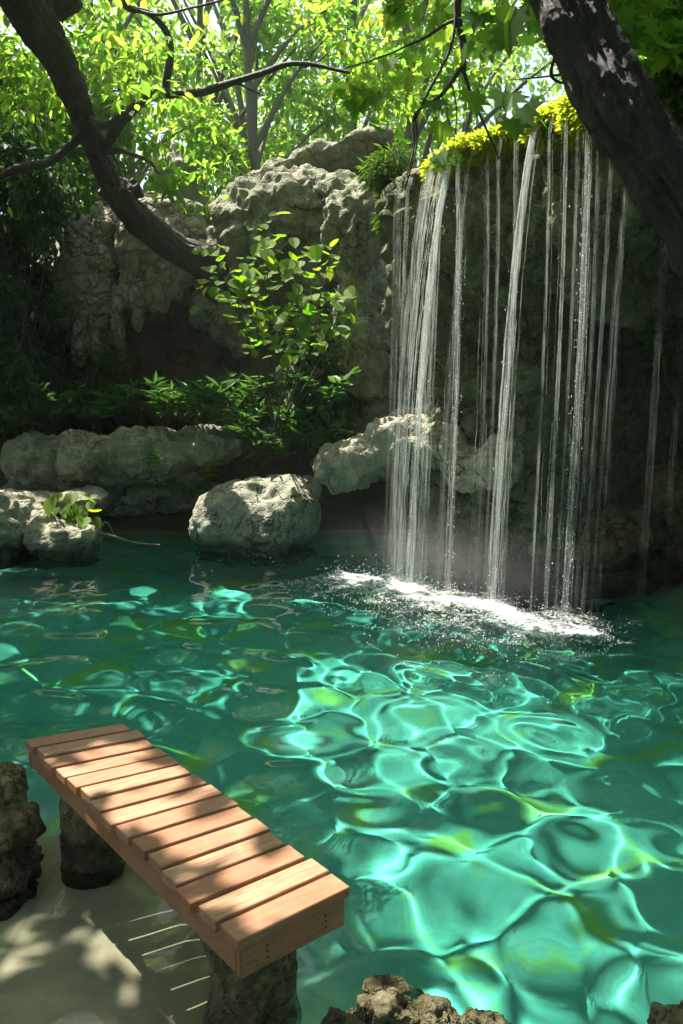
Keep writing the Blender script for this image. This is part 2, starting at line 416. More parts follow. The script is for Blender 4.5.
vc_ = n.tex(1.5, typ='TexVoronoi', coord=pos, stretch=(1, .6, .2), feature='DISTANCE_TO_EDGE'); sand = n.mix(n.ramp(vc_.outputs[0], [(0., .3), (.014, 0.)]), sand, (.10, .09, .06))
gr_ = n.tex(70, 4, .7, pos); sand = n.mix(n.ramp(gr_.outputs[0], [(.55, 0.), (.72, .5)]), sand, (.42, .38, .29))
soil = n.mix(n.ramp(b.outputs[0], [(.35, 0.), (.65, 1.)]), (.035, .03, .018), (.07, .075, .03))
z01 = n.math('ADD', n.math('MULTIPLY', sx.outputs[2], .5), .7)      # -1.4..0.6 -> 0..1
yl = n.tex(2.7, 4, .6, pos, (1, 1, 1)); deep = n.mix(n.ramp(yl.outputs[0], [(.54, 0.), (.64, .9)]), deep, (.66, .50, .09))  # yellow glints of dispersed sunlight painted into the bed colour
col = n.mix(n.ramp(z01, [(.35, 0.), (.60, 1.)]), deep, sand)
col = n.mix(n.ramp(z01, [(.68, 0.), (.705, 1.)]), col, soil)
bs = n('BsdfPrincipled'); bs.inputs['Roughness'].default_value = .9; n.l(col, bs.inputs['Base Color'])
n.l(n.bump(b.outputs[0], .3, .02), bs.inputs['Normal']); n.l(bs.outputs[0], out.inputs[0]); M['ground'] = m
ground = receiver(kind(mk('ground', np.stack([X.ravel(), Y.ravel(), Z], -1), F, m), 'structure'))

# ------------------------------------------------------------------ waterfall line, cliff
FA, FB = np.array([.33, 7.22]), np.array([1.69, 5.65])
FD = (FB - FA) / np.linalg.norm(FB - FA); FN = np.array([-FD[1], FD[0]])        # FN points back into the rock
def fall_s(px, off=0.0):                                                      # along the lip, from a picture column
    d = ray(px, 400)[:2]; FO = FA + FN * off
    # CAM + t d = FA + s FD
    A = np.array([[d[0], -FD[0]], [d[1], -FD[1]]]); t, s = np.linalg.solve(A, FO); return s
def fall_xy(s, off=0): return FA + FD * s + FN * off

# ------------------------------------------------------------------ water
wr = np.random.default_rng(21)
WV = []
for k in range(30):
    l = wr.uniform(.20, .60); WV.append((wr.uniform(0, 2 * np.pi), l, wr.uniform(0, 6.28), .00175 * (l / .38) ** 1.6))
for k in range(14):
    l = wr.uniform(.11, .24); WV.append((wr.uniform(0, 2 * np.pi), l, wr.uniform(0, 6.28), -.00075 * (l / .17)))
def line_dist(x, y):
    sx_ = (x - FA[0]) * FD[0] + (y - FA[1]) * FD[1]; L = np.linalg.norm(FB - FA)
    t = np.clip(sx_, -.1, L + .3); return np.hypot(x - FA[0] - FD[0] * t, y - FA[1] - FD[1] * t)
def wave(x, y):
    z = 0 * x; d = line_dist(x, y)
    warpx = .10 * np.sin(1.3 * y + .7) + .07 * np.sin(2.1 * x - 1.1 * y); warpy = .10 * np.sin(1.1 * x + 2) + .07 * np.sin(1.9 * y + x)
    u, v = x + warpx, y + warpy
    near = np.exp(-d / .8)
    for a, l, p, amp in WV:
        k = 2 * np.pi / l
        g = 1.0 if amp > 0 else .35 + 2.2 * near
        z = z + abs(amp) * g * np.sin(k * (np.cos(a) * u + np.sin(a) * v) + p)
    z = z + .008 * np.exp(-d / 1.1) * np.sin(2 * np.pi * d / .27 + .9 * np.sin(3 * x)) * sstep(0, .25, d)
    sh = sstep(-.3, .15, np.minimum(-seg_d(x, y, -.98, 3.05, -.33, 1.95), 2.95 - y)) * sstep(-.36, -.5, x)
    calm = 1 - .62 * sstep(4.4, 6.6, y) * sstep(.35, 1.3, d)
    return z * (1 - .55 * sh) * calm
xs = np.arange(-5.2, 4.6, .02); ys = np.arange(.7, 10.2, .02)
X, Y = np.meshgrid(xs, ys); Zw = wave(X.ravel(), Y.ravel())
i = np.arange(X.size).reshape(X.shape)
F = np.stack([i[:-1, :-1], i[:-1, 1:], i[1:, 1:], i[1:, :-1]], -1).reshape(-1, 4)
water = kind(mk('water', np.stack([X.ravel(), Y.ravel(), Zw], -1), F), 'structure')
dep = np.clip(-ground_z(X.ravel(), Y.ravel()), .02, 3)
at = water.data.attributes.new('depth', 'FLOAT', 'POINT'); at.data.foreach_set('value', dep.astype(np.float32))
m, nt, out = newmat('clear_emerald_water'); n = N(nt)
atn = n('Attribute', attribute_name='depth')
def absorb(k): return n.math('POWER', math.exp(-k), atn.outputs['Fac'])
cc = n('CombineColor'); 
for ch, k in zip(('Red', 'Green', 'Blue'), (.78, .03, .085)): n.l(absorb(k), cc.inputs[ch])
rf = n('BsdfRefraction', i_IOR=1.33, i_Roughness=0.0); n.l(cc.outputs[0], rf.inputs['Color'])
gl = n('BsdfGlossy', i_Roughness=0.0); fr = n('Fresnel', i_IOR=1.33)
mx = n('MixShader'); n.l(fr.outputs[0], mx.inputs[0]); n.l(rf.outputs[0], mx.inputs[1]); n.l(gl.outputs[0], mx.inputs[2])
n.l(mx.outputs[0], out.inputs[0]); water.data.materials.append(m)
water.cycles.is_caustics_caster = True

# ------------------------------------------------------------------ rocks
def blob(px, py, Y, wp, hp, d, tilt=0, yaw=0):
    c = P(px, py, Y); s = Y / FPX
    return (c, (wp * s, d, hp * s), tilt, yaw)
def blob_mesh(blobs, voxel):
    bm = bmesh.new()
    for c, r, tilt, yaw in blobs:
        res = bmesh.ops.create_icosphere(bm, subdivisions=3, radius=1.0)
        ct, st = math.cos(tilt), math.sin(tilt); cyw, syw = math.cos(yaw), math.sin(yaw)
        for v in res['verts']:
            x, y, z = v.co.x * r[0], v.co.y * r[1], v.co.z * r[2]
            x, z = x * ct - z * st, x * st + z * ct
            x, y = x * cyw - y * syw, x * syw + y * cyw
            v.co = (c[0] + x, c[1] + y, c[2] + z)
    me = bpy.data.meshes.new('tmp'); bm.to_mesh(me); bm.free()
    o = bpy.data.objects.new('tmp', me); COL.objects.link(o)
    md = o.modifiers.new('r', 'REMESH'); md.mode = 'VOXEL'; md.voxel_size = voxel
    sm = o.modifiers.new('s', 'SMOOTH'); sm.factor = .5; sm.iterations = 4
    dg = bpy.context.evaluated_depsgraph_get(); ev = o.evaluated_get(dg); m2 = ev.to_mesh()
    V = np.empty(len(m2.vertices) * 3, np.float32); m2.vertices.foreach_get('co', V)
    Nn = np.empty(len(m2.vertices) * 3, np.float32); m2.vertices.foreach_get('normal', Nn)
    F = [tuple(p.vertices) for p in m2.polygons]
    ev.to_mesh_clear(); bpy.data.objects.remove(o); bpy.data.meshes.remove(me)
    return V.reshape(-1, 3).astype(float), Nn.reshape(-1, 3).astype(float), F
def rough(V, Nn, sc, seed, amp=.1, ridge=.05, pit=.0, flute=0.0, facet=.0, fine=.012):
    q = V / sc
    d = amp * sc * fbm(q * 1.6, seed, 3)
    if ridge: d -= ridge * sc * np.abs(fbm(q * 3.1, seed + 5, 3))
    if facet:
        f1, f2 = worley(q * 1.7 + .3 * fbm(q * 2, seed + 3, 2)[:, None], seed); d += facet * sc * (sstep(0, .35, f2 - f1) - .6)
    if flute:
        h = V * np.array([1, 1, .12]) / sc
        d -= flute * sc * np.abs(noise(h * 4.5 + .35 * noise(q * 2, seed)[:, None], seed + 9))
    if pit:
        f1, _ = worley(q * 6, seed + 2); d -= pit * sc * sstep(.42, .15, f1) * sstep(-.1, .35, noise(q * 1.3, seed + 4))
    d += fine * sc * fbm(q * 11, seed + 7, 3)
    return V + Nn * d[:, None]
def rock(name, label, blobs, mat, sc=.6, seed=1, voxel=.03, cat='rock', group=None, parent=None, **kw):
    V, Nn, F = blob_mesh(blobs, voxel); V = rough(V, Nn, sc, seed, **kw)
    if parent is not None: return receiver(mk(name, V, F, mat, parent))
    c = np.array([np.mean(V[:, 0]), np.mean(V[:, 1]), V[:, 2].min()])
    o = mk(name, V - c, F, mat); o.location = c.tolist()
    return receiver(tag(o, label, cat, group))

rock('boulder', 'pale rounded boulder standing alone in the water at the back of the pool',
     [blob(262, 525, 8.4, 58, 44, .46), blob(222, 525, 8.3, 36, 34, .36, .25), blob(292, 515, 8.35, 30, 38, .40), blob(284, 494, 8.45, 36, 20, .34, .12), blob(238, 503, 8.4, 38, 22, .34, .38), blob(255, 575, 8.4, 62, 45, .5), blob(262, 540, 8.15, 40, 24, .3)],
     M['boulder'], .6, 3, .02, 'boulder', amp=.07, ridge=.05, pit=.04, facet=.05, fine=.010)
rock('long_rock', 'long low fluted rock lying along the bank behind the left stones',
     [blob(35, 462, 9.0, 34, 32, .45), blob(85, 460, 9.0, 55, 34, .5), blob(145, 456, 9.0, 55, 32, .48), blob(200, 447, 9.1, 42, 25, .45), blob(240, 440, 9.2, 26, 20, .4), blob(110, 492, 9.6, 120, 30, .4)],
     M['mossy_rock'], .7, 11, .03, amp=.06, ridge=.04, flute=.17, facet=.03, fine=.014)
rock('flat_rock', 'flat grey slab at the back of the left stones, behind the small leafy plant',
     [blob(30, 500, 8.4, 45, 11, .35), blob(82, 497, 8.45, 30, 10, .3)], M['grey_rock'], .5, 21, .022, amp=.06, ridge=.05, fine=.014)
rock('rock', 'pitted grey stone at the left water edge, leftmost of the left stones',
     [blob(2, 528, 7.95, 36, 36, .36), blob(18, 512, 8.05, 24, 22, .28), blob(0, 575, 7.95, 40, 30, .4)], M['grey_rock'], .5, 23, .022, amp=.1, ridge=.1, pit=.06, facet=.08, fine=.014)
rock('rock', 'low pitted stone at the left water edge with a dry root at its tip',
     [blob(58, 542, 7.9, 36, 22, .3), blob(86, 543, 7.9, 20, 17, .22), blob(40, 530, 7.95, 18, 17, .25), blob(60, 580, 7.9, 45, 25, .3)], M['grey_rock'], .5, 29, .022, amp=.1, ridge=.1, pit=.06, facet=.07, fine=.014)
rock('rock', 'knobbly cream rock jutting out behind the left strands of the waterfall',
     [blob(402, 435, 7.75, 38, 26, .42, .2), blob(350, 465, 7.9, 38, 24, .4, .3), blob(440, 445, 7.35, 30, 28, .4), blob(378, 455, 7.8, 40, 22, .38, .3), blob(468, 470, 7.1, 26, 26, .3), blob(500, 468, 6.9, 28, 28, .32), blob(430, 440, 8.3, 60, 40, .4)],
     M['grey_rock'], .55, 31, .026, amp=.14, ridge=.13, pit=.03, facet=.05, fine=.012)
rock('rock_outcrop', 'massive weathered grey outcrop above the round leaved shrub, left of the waterfall',
     [blob(255, 228, 10.0, 38, 45, .7), blob(300, 215, 10.2, 60, 40, .8), blob(352, 232, 9.0, 34, 46, .5), blob(345, 202, 9.6, 34, 22, .5), blob(362, 330, 9.0, 26, 70, .4), blob(280, 200, 10.3, 40, 22, .6, .2), blob(330, 275, 10.1, 40, 50, .6), blob(360, 300, 9.9, 30, 70, .55), blob(250, 290, 10.4, 60, 70, .6), blob(372, 400, 9.6, 42, 90, .6), blob(330, 400, 10.0, 60, 90, .5)],
     M['mossy_rock'], .8, 37, .03, 'rock', amp=.11, ridge=.11, flute=.06, facet=.09, fine=.016)
rock('rock_slab', 'tilted layered rock slab lying on top of the grey outcrop',
     [blob(285, 172, 11.0, 34, 12, .6, .35), blob(325, 160, 11.0, 45, 13, .6, .35), blob(360, 148, 11.0, 32, 13, .5, .3), blob(345, 170, 11.2, 50, 14, .5, .1), blob(385, 180, 11.2, 34, 30, .5)],
     M['mossy_rock'], .7, 41, .035, 'rock', amp=.1, ridge=.1, flute=.02, facet=.08, fine=.014)
V1 = [blob(90, 285, 10.4, 26, 66, .4, .10), blob(72, 300, 10.5, 17, 48, .35, .05), blob(106, 275, 10.35, 14, 70, .3, .06), blob(118, 232, 10.6, 34, 22, .45), blob(136, 250, 10.25, 19, 42, .35), blob(156, 246, 10.25, 19, 38, .35), blob(175, 240, 10.35, 18, 34, .35), blob(194, 238, 10.5, 16, 28, .35), blob(160, 215, 10.6, 50, 18, .5)]
for dx, dy, hh, ww in ((138, 300, 34, 8), (152, 290, 24, 7), (163, 284, 28, 8), (127, 288, 22, 7), (178, 276, 24, 7), (117, 322, 36, 7), (190, 270, 18, 6), (122, 335, 26, 5), (80, 345, 24, 8), (97, 348, 20, 8)):
    V1.append(blob(dx, dy, 10.08, ww, hh, .13))
rock('cave_formation', 'cracked beige flowstone with hanging stalactites in the dark hollow at left', V1, M['cave_rock'], .5, 43, .022, 'rock formation', amp=.04, ridge=.02, flute=.03, facet=.05, fine=.006)
rock('hollow_shade_rock', 'dark brown rock added to keep the hollow under the flowstone dark',
     [blob(150, 345, 11.3, 80, 50, .4), blob(215, 330, 11.2, 40, 70, .4), blob(120, 400, 11.2, 90, 45, .4), blob(205, 400, 11.0, 60, 50, .4)], M['brown_rock'], .6, 83, .04, 'rock', amp=.14, ridge=.12, facet=.08)  # added backing rock; its dark colour stands for the hollow's shade
rock('distant_rock', 'small rounded grey rock standing among the trees behind the left trunk',
     [blob(172, 178, 13.5, 26, 34, .6), blob(180, 210, 13.5, 34, 30, .6), blob(172, 260, 13.5, 40, 60, .6)], M['grey_rock'], .7, 47, .05, 'rock', amp=.12, ridge=.1, facet=.06)
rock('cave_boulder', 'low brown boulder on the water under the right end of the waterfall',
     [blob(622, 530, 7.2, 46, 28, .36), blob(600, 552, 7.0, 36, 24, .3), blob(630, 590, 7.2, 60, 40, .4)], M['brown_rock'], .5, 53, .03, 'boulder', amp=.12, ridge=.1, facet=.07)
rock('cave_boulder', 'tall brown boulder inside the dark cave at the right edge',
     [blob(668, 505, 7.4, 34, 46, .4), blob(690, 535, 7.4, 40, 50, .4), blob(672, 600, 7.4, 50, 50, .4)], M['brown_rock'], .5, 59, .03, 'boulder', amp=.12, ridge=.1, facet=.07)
rock('mossy_rock', 'dark mossy rock at the left edge beside the far end of the bench',
     [blob(0, 800, 2.72, 30, 36, .16), blob(10, 826, 2.68, 30, 26, .14), blob(6, 868, 2.62, 40, 26, .17), blob(0, 905, 2.6, 44, 30, .18)], M['moss_rock'], .25, 61, .0075, amp=.10, ridge=.08, pit=.05, facet=.05, fine=.014)
rock('porous_rock', 'sunlit porous tan rock at the bottom edge right of the bench leg',
     [blob(385, 1026, 1.92, 46, 40, .08), blob(432, 1030, 1.93, 36, 36, .07), blob(478, 1042, 1.93, 44, 34, .08), blob(350, 1036, 1.92, 32, 30, .07), blob(420, 1085, 1.9, 90, 50, .1), blob(420, 1150, 1.95, 90, 70, .12)], M['tan_rock'], .16, 67, .005, amp=.16, ridge=.12, pit=.09, facet=.05, fine=.016)
rock('porous_rock', 'small dark tip of porous rock in the bottom right corner of the pool',
     [blob(672, 1028, 1.92, 22, 22, .06), blob(700, 1040, 1.92, 34, 40, .08), blob(685, 1090, 1.95, 50, 60, .1)], M['tan_rock'], .16, 71, .005, amp=.14, ridge=.1, pit=.09, facet=.05, fine=.016)
rock('stone', 'thin rounded stone just under the surface behind the sunlit porous rock',
     [blob(385, 985, 2.05, 30, 6, .05), blob(395, 1020, 2.08, 36, 30, .06)], M['tan_rock'], .16, 73, .006, 'stone', amp=.08, ridge=.06, fine=.02)

# cliff behind the falling water
ss = np.arange(-.22, 5.0, .03); prof = []
zz = np.concatenate([np.arange(-1.4, 3.2, .035), np.full(0, 0)])
tz = np.concatenate([zz, 3.2 + .22 * np.sin(np.linspace(0, np.pi / 2, 8))[1:], np.linspace(3.45, 3.9, 40)])
tb = np.concatenate([np.zeros(len(zz)), .22 - .22 * np.cos(np.linspace(0, np.pi / 2, 8))[1:], np.linspace(.3, 3.2, 40)])
Sg, Kg = np.meshgrid(ss, np.arange(len(tz))); Zg = tz[Kg]; Bg = tb[Kg]
s_, z_ = Sg.ravel(), Zg.ravel()
q = np.stack([s_, z_, 0 * s_], -1)
lipz = -.06 + .10 * sstep(.3, 1.2, s_) + .12 * sstep(1.1, 1.9, s_) + .1 * noise(q * np.array([1.7, 0, 0]), 5) + .25 * sstep(2.2, 3.2, s_)
n1 = fbm(q * 1.4, 81, 4); n2 = fbm(q * np.array([3.5, .9, 1]), 85, 4); n3 = fbm(q * 7, 88, 4)
wall = .95 + .40 * np.clip(s_, 0, 3) + .16 * n1
colm = np.exp(-((s_ - .62) / .2) ** 2) * .35 + np.exp(-((s_ - .98) / .16) ** 2) * .5 + np.exp(-((s_ - .05) / .2) ** 2) * .25
wall = wall - colm
cave = sstep(.98, 1.35, s_ + .12 * n1) * sstep(2.75, 2.55, z_ + .15 * np.abs(n2))
wall = (wall + 3.0 * cave) * sstep(4.6, 3.7, s_) + .25 * sstep(.6, .1, z_)
ov = sstep(2.0, 2.5, z_ + .42 * n2 - .38 * sstep(2.0, 2.5, s_))                          # the overhanging lip
dback = wall * (1 - ov) + .20 * ov
dback = dback - .34 * np.abs(n2) * (1 - ov * .72) + .17 * n3 * (1 - .55 * ov) + .09
f1, f2 = worley(q * np.array([4.5, 3, 1]), 5); g1, g2 = worley(q * np.array([9, 6.5, 1]) + .4 * n3[:, None], 15); dback = dback - .09 * sstep(0, .4, f2 - f1) - .05 * sstep(0, .45, g2 - g1)
off = Bg.ravel() + dback * np.where(Kg.ravel() < len(zz), 1.0, np.exp(-Bg.ravel() * 2))
top = np.where(Kg.ravel() >= len(zz), .10 * n1 * np.clip(Bg.ravel() * 3, 0, 1), 0)
Vc = np.stack([FA[0] + FD[0] * s_ + FN[0] * off, FA[1] + FD[1] * s_ + FN[1] * off, z_ + top + lipz * sstep(1.5, 3.1, z_)], -1)
i = np.arange(Sg.size).reshape(Sg.shape)
F = np.stack([i[:-1, :-1], i[:-1, 1:], i[1:, 1:], i[1:, :-1]], -1).reshape(-1, 4)
cliff = receiver(tag(mk('cliff', Vc, F, M['tufa']), 'overhanging wet tufa cliff with a dark cave behind the waterfall', 'cliff'))
def lip_top(s):
    k = np.argmin(np.abs(s_ - s) + 10 * np.abs(z_ - 3.2)); return Vc[k]

# moss cushions along the lip
def moss(label, pts, rad, n_, mat, hang=.5, size=.05, tmpl=T_MOSS, name='moss'):
    pts = np.array(pts); p, d = clump_points(pts, np.full(len(pts), rad), n_, .75)
    ax = d + np.array([-.3, -.4, -hang]); V, F = leaf_mesh(tmpl, p, ax, size * rng.uniform(.6, 1.4, len(p)), up=d, jitter=.35)
    c = pts.mean(0); o = mk(name, V - c, F, mat, None, False); o.location = c.tolist(); return tag(o, label, 'moss', 'moss cushions on the cliff edge')
def lip_pts(px0, px1, n_, dz=0., back=.05, hangn=0, hangl=.2):
    out_ = []
    for px in np.linspace(px0, px1, n_):
        s = fall_s(px); t = lip_top(s); out_.append([t[0] + FN[0] * back, t[1] + FN[1] * back, t[2] + dz])
        for k in range(hangn): out_.append([t[0] - FN[0] * .04, t[1] - FN[1] * .04, t[2] + dz - hangl * (k + 1) / hangn * rng.uniform(.3, 1)])
    return out_
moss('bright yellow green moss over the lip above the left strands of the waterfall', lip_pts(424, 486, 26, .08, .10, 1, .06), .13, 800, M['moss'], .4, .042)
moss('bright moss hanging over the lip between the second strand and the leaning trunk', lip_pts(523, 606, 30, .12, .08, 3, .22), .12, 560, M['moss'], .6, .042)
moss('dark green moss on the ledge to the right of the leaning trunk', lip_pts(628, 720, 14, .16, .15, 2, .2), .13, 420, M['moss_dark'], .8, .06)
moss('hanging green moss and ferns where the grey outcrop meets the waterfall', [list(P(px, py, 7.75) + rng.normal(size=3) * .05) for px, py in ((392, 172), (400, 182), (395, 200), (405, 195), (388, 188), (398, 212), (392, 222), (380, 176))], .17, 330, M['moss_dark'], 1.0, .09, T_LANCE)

# ------------------------------------------------------------------ waterfall
m, nt, out = newmat('falling_water'); n = N(nt)
pos = n('NewGeometry').outputs['Position']
st = n.tex(60, 3, .6, pos, (1, 1, .035)); gr = n.tex(16, 4, .7, pos, (1, 1, .3))
aa = n('Attribute', attribute_name='cover')
al = n.math('MULTIPLY', n.ramp(st.outputs[0], [(.40, .04), (.66, 1.)]), aa.outputs['Fac'])
al = n.math('MULTIPLY', al, n.ramp(gr.outputs[0], [(.3, .45), (.65, 1.)]))
df = n('BsdfDiffuse'); df.inputs[0].default_value = (.85, .9, .88, 1)
tl = n('BsdfTranslucent'); tl.inputs[0].default_value = (.9, .95, .93, 1)
g1 = n('BsdfGlossy', i_Roughness=.15); mx1 = n('MixShader'); mx1.inputs[0].default_value = .6
n.l(df.outputs[0], mx1.inputs[1]); n.l(tl.outputs[0], mx1.inputs[2])
mx2 = n('MixShader'); mx2.inputs[0].default_value = .12; n.l(mx1.outputs[0], mx2.inputs[1]); n.l(g1.outputs[0], mx2.inputs[2])
tr = n('BsdfTransparent'); mx3 = n('MixShader'); n.l(al, mx3.inputs[0]); n.l(tr.outputs[0], mx3.inputs[1]); n.l(mx2.outputs[0], mx3.inputs[2])
n.l(mx3.outputs[0], out.inputs[0]); M['fall'] = m
m, nt, out = newmat('white_spray'); n = N(nt)
df = n('BsdfDiffuse'); df.inputs[0].default_value = (.88, .92, .92, 1); tl = n('BsdfTranslucent'); tl.inputs[0].default_value = (.9, .93, .93, 1)
g1 = n('BsdfGlossy', i_Roughness=.1); mx1 = n('MixShader'); mx1.inputs[0].default_value = .5
n.l(df.outputs[0], mx1.inputs[1]); n.l(tl.outputs[0], mx1.inputs[2])
mx2 = n('MixShader'); mx2.inputs[0].default_value = .2; n.l(mx1.outputs[0], mx2.inputs[1]); n.l(g1.outputs[0], mx2.inputs[2]); n.l(mx2.outputs[0], out.inputs[0]); M['spray'] = m

STREAMS = [  # top column, bottom column, width px, band density, threads, bead share
    (447, 410, 11, .42, 40, .4), (432, 399, 10, .22, 22, .1), (440, 422, 10, .24, 18, .1), (428, 392, 6, .14, 10, 0), (456, 453, 6, .26, 14, .8), (468, 441, 5, .10, 4, 0),
    (480, 478, 4, .10, 4, 0), (528, 497, 8, .40, 26, .4), (509, 506, 4, .12, 4, 0), (541, 538, 3, .12, 3, 0), (557, 553, 5, .17, 8, .1),
    (578, 573, 7, .24, 12, 1.5), (588, 584, 3, .07, 2, 0), (603, 592, 4, .09, 3, 0), (616, 608, 3, .06, 2, 0), (624, 600, 4, .05, 2, 0),
    (655, 651, 4, .03, 2, 0), (678, 674, 4, .025, 2, 0), (408, 395, 6, .13, 5, 0), (396, 388, 14, .07, 3, 0), (493, 489, 3, .09, 2, 0), (568, 564, 3, .10, 2, 0)]
wf = thing('waterfall', (FA[0], FA[1], 0), 'thin curtain of white strands of water falling from the mossy cliff into the pool', 'waterfall')
beads = []
for top_px, bot_px, wpx, dens, nth, bd in STREAMS:
    s0, s1 = fall_s(top_px), fall_s(bot_px, -.28); tp = lip_top(s0); zt = tp[2] + .03
    wm = wpx * np.mean([FA[1], FB[1]]) / FPX * 1.0
    def path(du, dv, zs, ze, k=26, curl=1.0):
        t = np.linspace(0, 1, k); z = zs + (ze - zs) * t
        f = np.clip((zt - z) / zt, 0, 1)
        s = s1 + (s0 - s1) * np.exp(-f * 3.5) + du * (.35 + .85 * f ** .6)
        o = .02 - .30 * np.sqrt(f + 1e-4) + dv
        return np.stack([FA[0] + FD[0] * s + FN[0] * o, FA[1] + FD[1] * s + FN[1] * o, z], -1)
    Vs, Fs, Ds, b = [], [], [], 0
    # soft bands
    for kk in range(3 if dens > .3 else 2):
        pts = path(rng.normal() * wm * .22, rng.normal() * .012, zt, -.02, 40)
        wd = wm * .5 * rng.uniform(.5, .95) * np.linspace(.75, 1.1, 40)
        V, F, A, B, th = tube(pts, .012, 6)
        V = V.reshape(40, 6, 3); c = pts[:, None]
        off = V - c; al_ = off @ np.array([FD[0], FD[1], 0]); V = V + (al_ * (wd[:, None] / .012 - 1))[..., None] * np.array([FD[0], FD[1], 0])
        Vs.append(V.reshape(-1, 3)); Fs.append(F + b); b += 240; Ds.append(np.repeat(dens * 1.0 * np.linspace(2.1, .45, 40), 6))
    for kk in range(nth):
        zs = zt if rng.random() < .5 else zt * rng.uniform(.3, 1); ze = -.02 if rng.random() < .6 else max(-.02, zs - rng.uniform(.5, 2.2))
        pts = path(rng.normal() * wm * .42, rng.normal() * .025, zs, ze, 24)
        pts = pts + .0025 * rng.normal(size=pts.shape)
        rr = rng.uniform(.0009, .0026) * (1 + .6 * rng.random(24)); rr[0] *= .3; rr[-1] *= .3
        V, F, *_ = tube(pts, rr, 4); Vs.append(V); Fs.append(F + b); b += len(V); Ds.append(np.repeat(min(1, .09 + 1.15 * dens) * np.linspace(1.9, .55, 24), 4))
    o = mk('water_strand', np.vstack(Vs), np.vstack(Fs), M['fall'], wf)
    a_ = o.data.attributes.new('cover', 'FLOAT', 'POINT'); a_.data.foreach_set('value', np.concatenate(Ds).astype(np.float32))
    for kk in range(int(300 * bd)):
        z = zt * rng.random() ** 1.1; pt = path(rng.normal() * wm * .4, rng.normal() * .03, z, z - .001, 2)[0]
        beads.append((pt, rng.uniform(.0012, .0034) * (.6 + .6 * rng.random()), rng.uniform(1, 4)))
OV = np.array([(1, 0, 0), (-1, 0, 0), (0, 1, 0), (0, -1, 0), (0, 0, 1), (0, 0, -1)], float)
OF = np.array([(0, 2, 4), (2, 1, 4), (1, 3, 4), (3, 0, 4), (2, 0, 5), (1, 2, 5), (3, 1, 5), (0, 3, 5)])
def drops(name, lst, mat, parent=None):
    p = np.array([l[0] for l in lst]); r = np.array([l[1] for l in lst]); e = np.array([l[2] for l in lst])
    sc = np.stack([r, r, r * e], -1)
    V = (p[:, None] + OV[None] * sc[:, None]).reshape(-1, 3); F = (OF[None] + (np.arange(len(p)) * 6)[:, None, None]).reshape(-1, 3)
    return mk(name, V, F, mat, parent)
bo = drops('falling_drops', beads, M['spray'], wf); kind(bo, 'stuff')

# foam and splash where it lands
L = np.linalg.norm(FB - FA)
u = np.arange(-.35, L + .75, .014); v = np.arange(-1.1, .4, .014)
U, Vv = np.meshgrid(u, v); xf = FA[0] + FD[0] * U + FN[0] * Vv; yf = FA[1] + FD[1] * U + FN[1] * Vv
q = np.stack([xf.ravel(), yf.ravel(), 0 * xf.ravel()], -1)
edge = np.exp(-(np.abs(Vv + .24) / np.where(Vv < -.24, .36, .16)) ** 1.1) * (.82 + .3 * np.sin(U * 5.1 + 1.0) * np.sin(Vv * 9 + U * 2)) * sstep(-.35, .05, U) * sstep(L + .6, L - .05, U)
edge = edge.ravel() + .16 * fbm(q * 6, 91, 4) * (edge.ravel() > .02)
zf = wave(q[:, 0], q[:, 1]) + .006 + .018 * np.clip(edge, 0, 1) * (.4 + np.abs(fbm(q * 14, 92, 3)))
i = np.arange(U.size).reshape(U.shape); F = np.stack([i[:-1, :-1], i[:-1, 1:], i[1:, 1:], i[1:, :-1]], -1).reshape(-1, 4)
F = F[(edge[F].max(1) > .08)]
m, nt, out = newmat('white_foam'); n = N(nt)
pos = n('NewGeometry').outputs['Position']; aa = n('Attribute', attribute_name='cover')
f1_ = n.tex(38, 6, .75, pos); f2_ = n.tex(170, 4, .8, pos)
h = n.math('ADD', n.math('MULTIPLY', aa.outputs['Fac'], 1.0), n.math('MULTIPLY', n.math('SUBTRACT', n.math('ADD', n.math('MULTIPLY', f1_.outputs[0], .7), n.math('MULTIPLY', f2_.outputs[0], .3)), .5), 3.2))
al = n.ramp(h, [(.34, 0.), (.95, 1.)])
df = n('BsdfDiffuse'); df.inputs[0].default_value = (.88, .93, .93, 1); tr = n('BsdfTransparent'); mx3 = n('MixShader')
n.l(al, mx3.inputs[0]); n.l(tr.outputs[0], mx3.inputs[1]); n.l(df.outputs[0], mx3.inputs[2]); n.l(mx3.outputs[0], out.inputs[0])
foam = kind(mk('foam', np.stack([q[:, 0], q[:, 1], zf], -1), F, m), 'stuff')
a_ = foam.data.attributes.new('cover', 'FLOAT', 'POINT'); a_.data.foreach_set('value', np.clip(edge, 0, 1).astype(np.float32))
sp_l = []
for k in range(4200):
    s = rng.uniform(-.25, L + .45); o = -.2 - abs(rng.normal()) * .45 + (rng.random() < .3) * rng.uniform(0, .3)
    p = fall_xy(s, o); z = float(wave(np.array([p[0]]), np.array([p[1]]))[0]) + .004
    if rng.random() < .35 and abs(o + .2) < .3: z += abs(rng.normal()) * .07
    sp_l.append(((p[0], p[1], z), rng.uniform(.0015, .0055), 1.0))
for px, py, n_ in ((300, 575, 90), (350, 570, 110), (250, 566, 50), (120, 566, 30), (180, 560, 25), (430, 600, 120), (540, 640, 90)):  # white drops strewn on the open water as painted sun glints
    for k in range(n_):
        p = G(px + rng.normal() * 32, py + rng.normal() * 9); z = float(wave(p[:1], p[1:2])[0]) + .003
        sp_l.append(((p[0], p[1], z), rng.uniform(.002, .005), .8))
kind(drops('splash_and_glint_drops', sp_l, M['spray']), 'stuff')

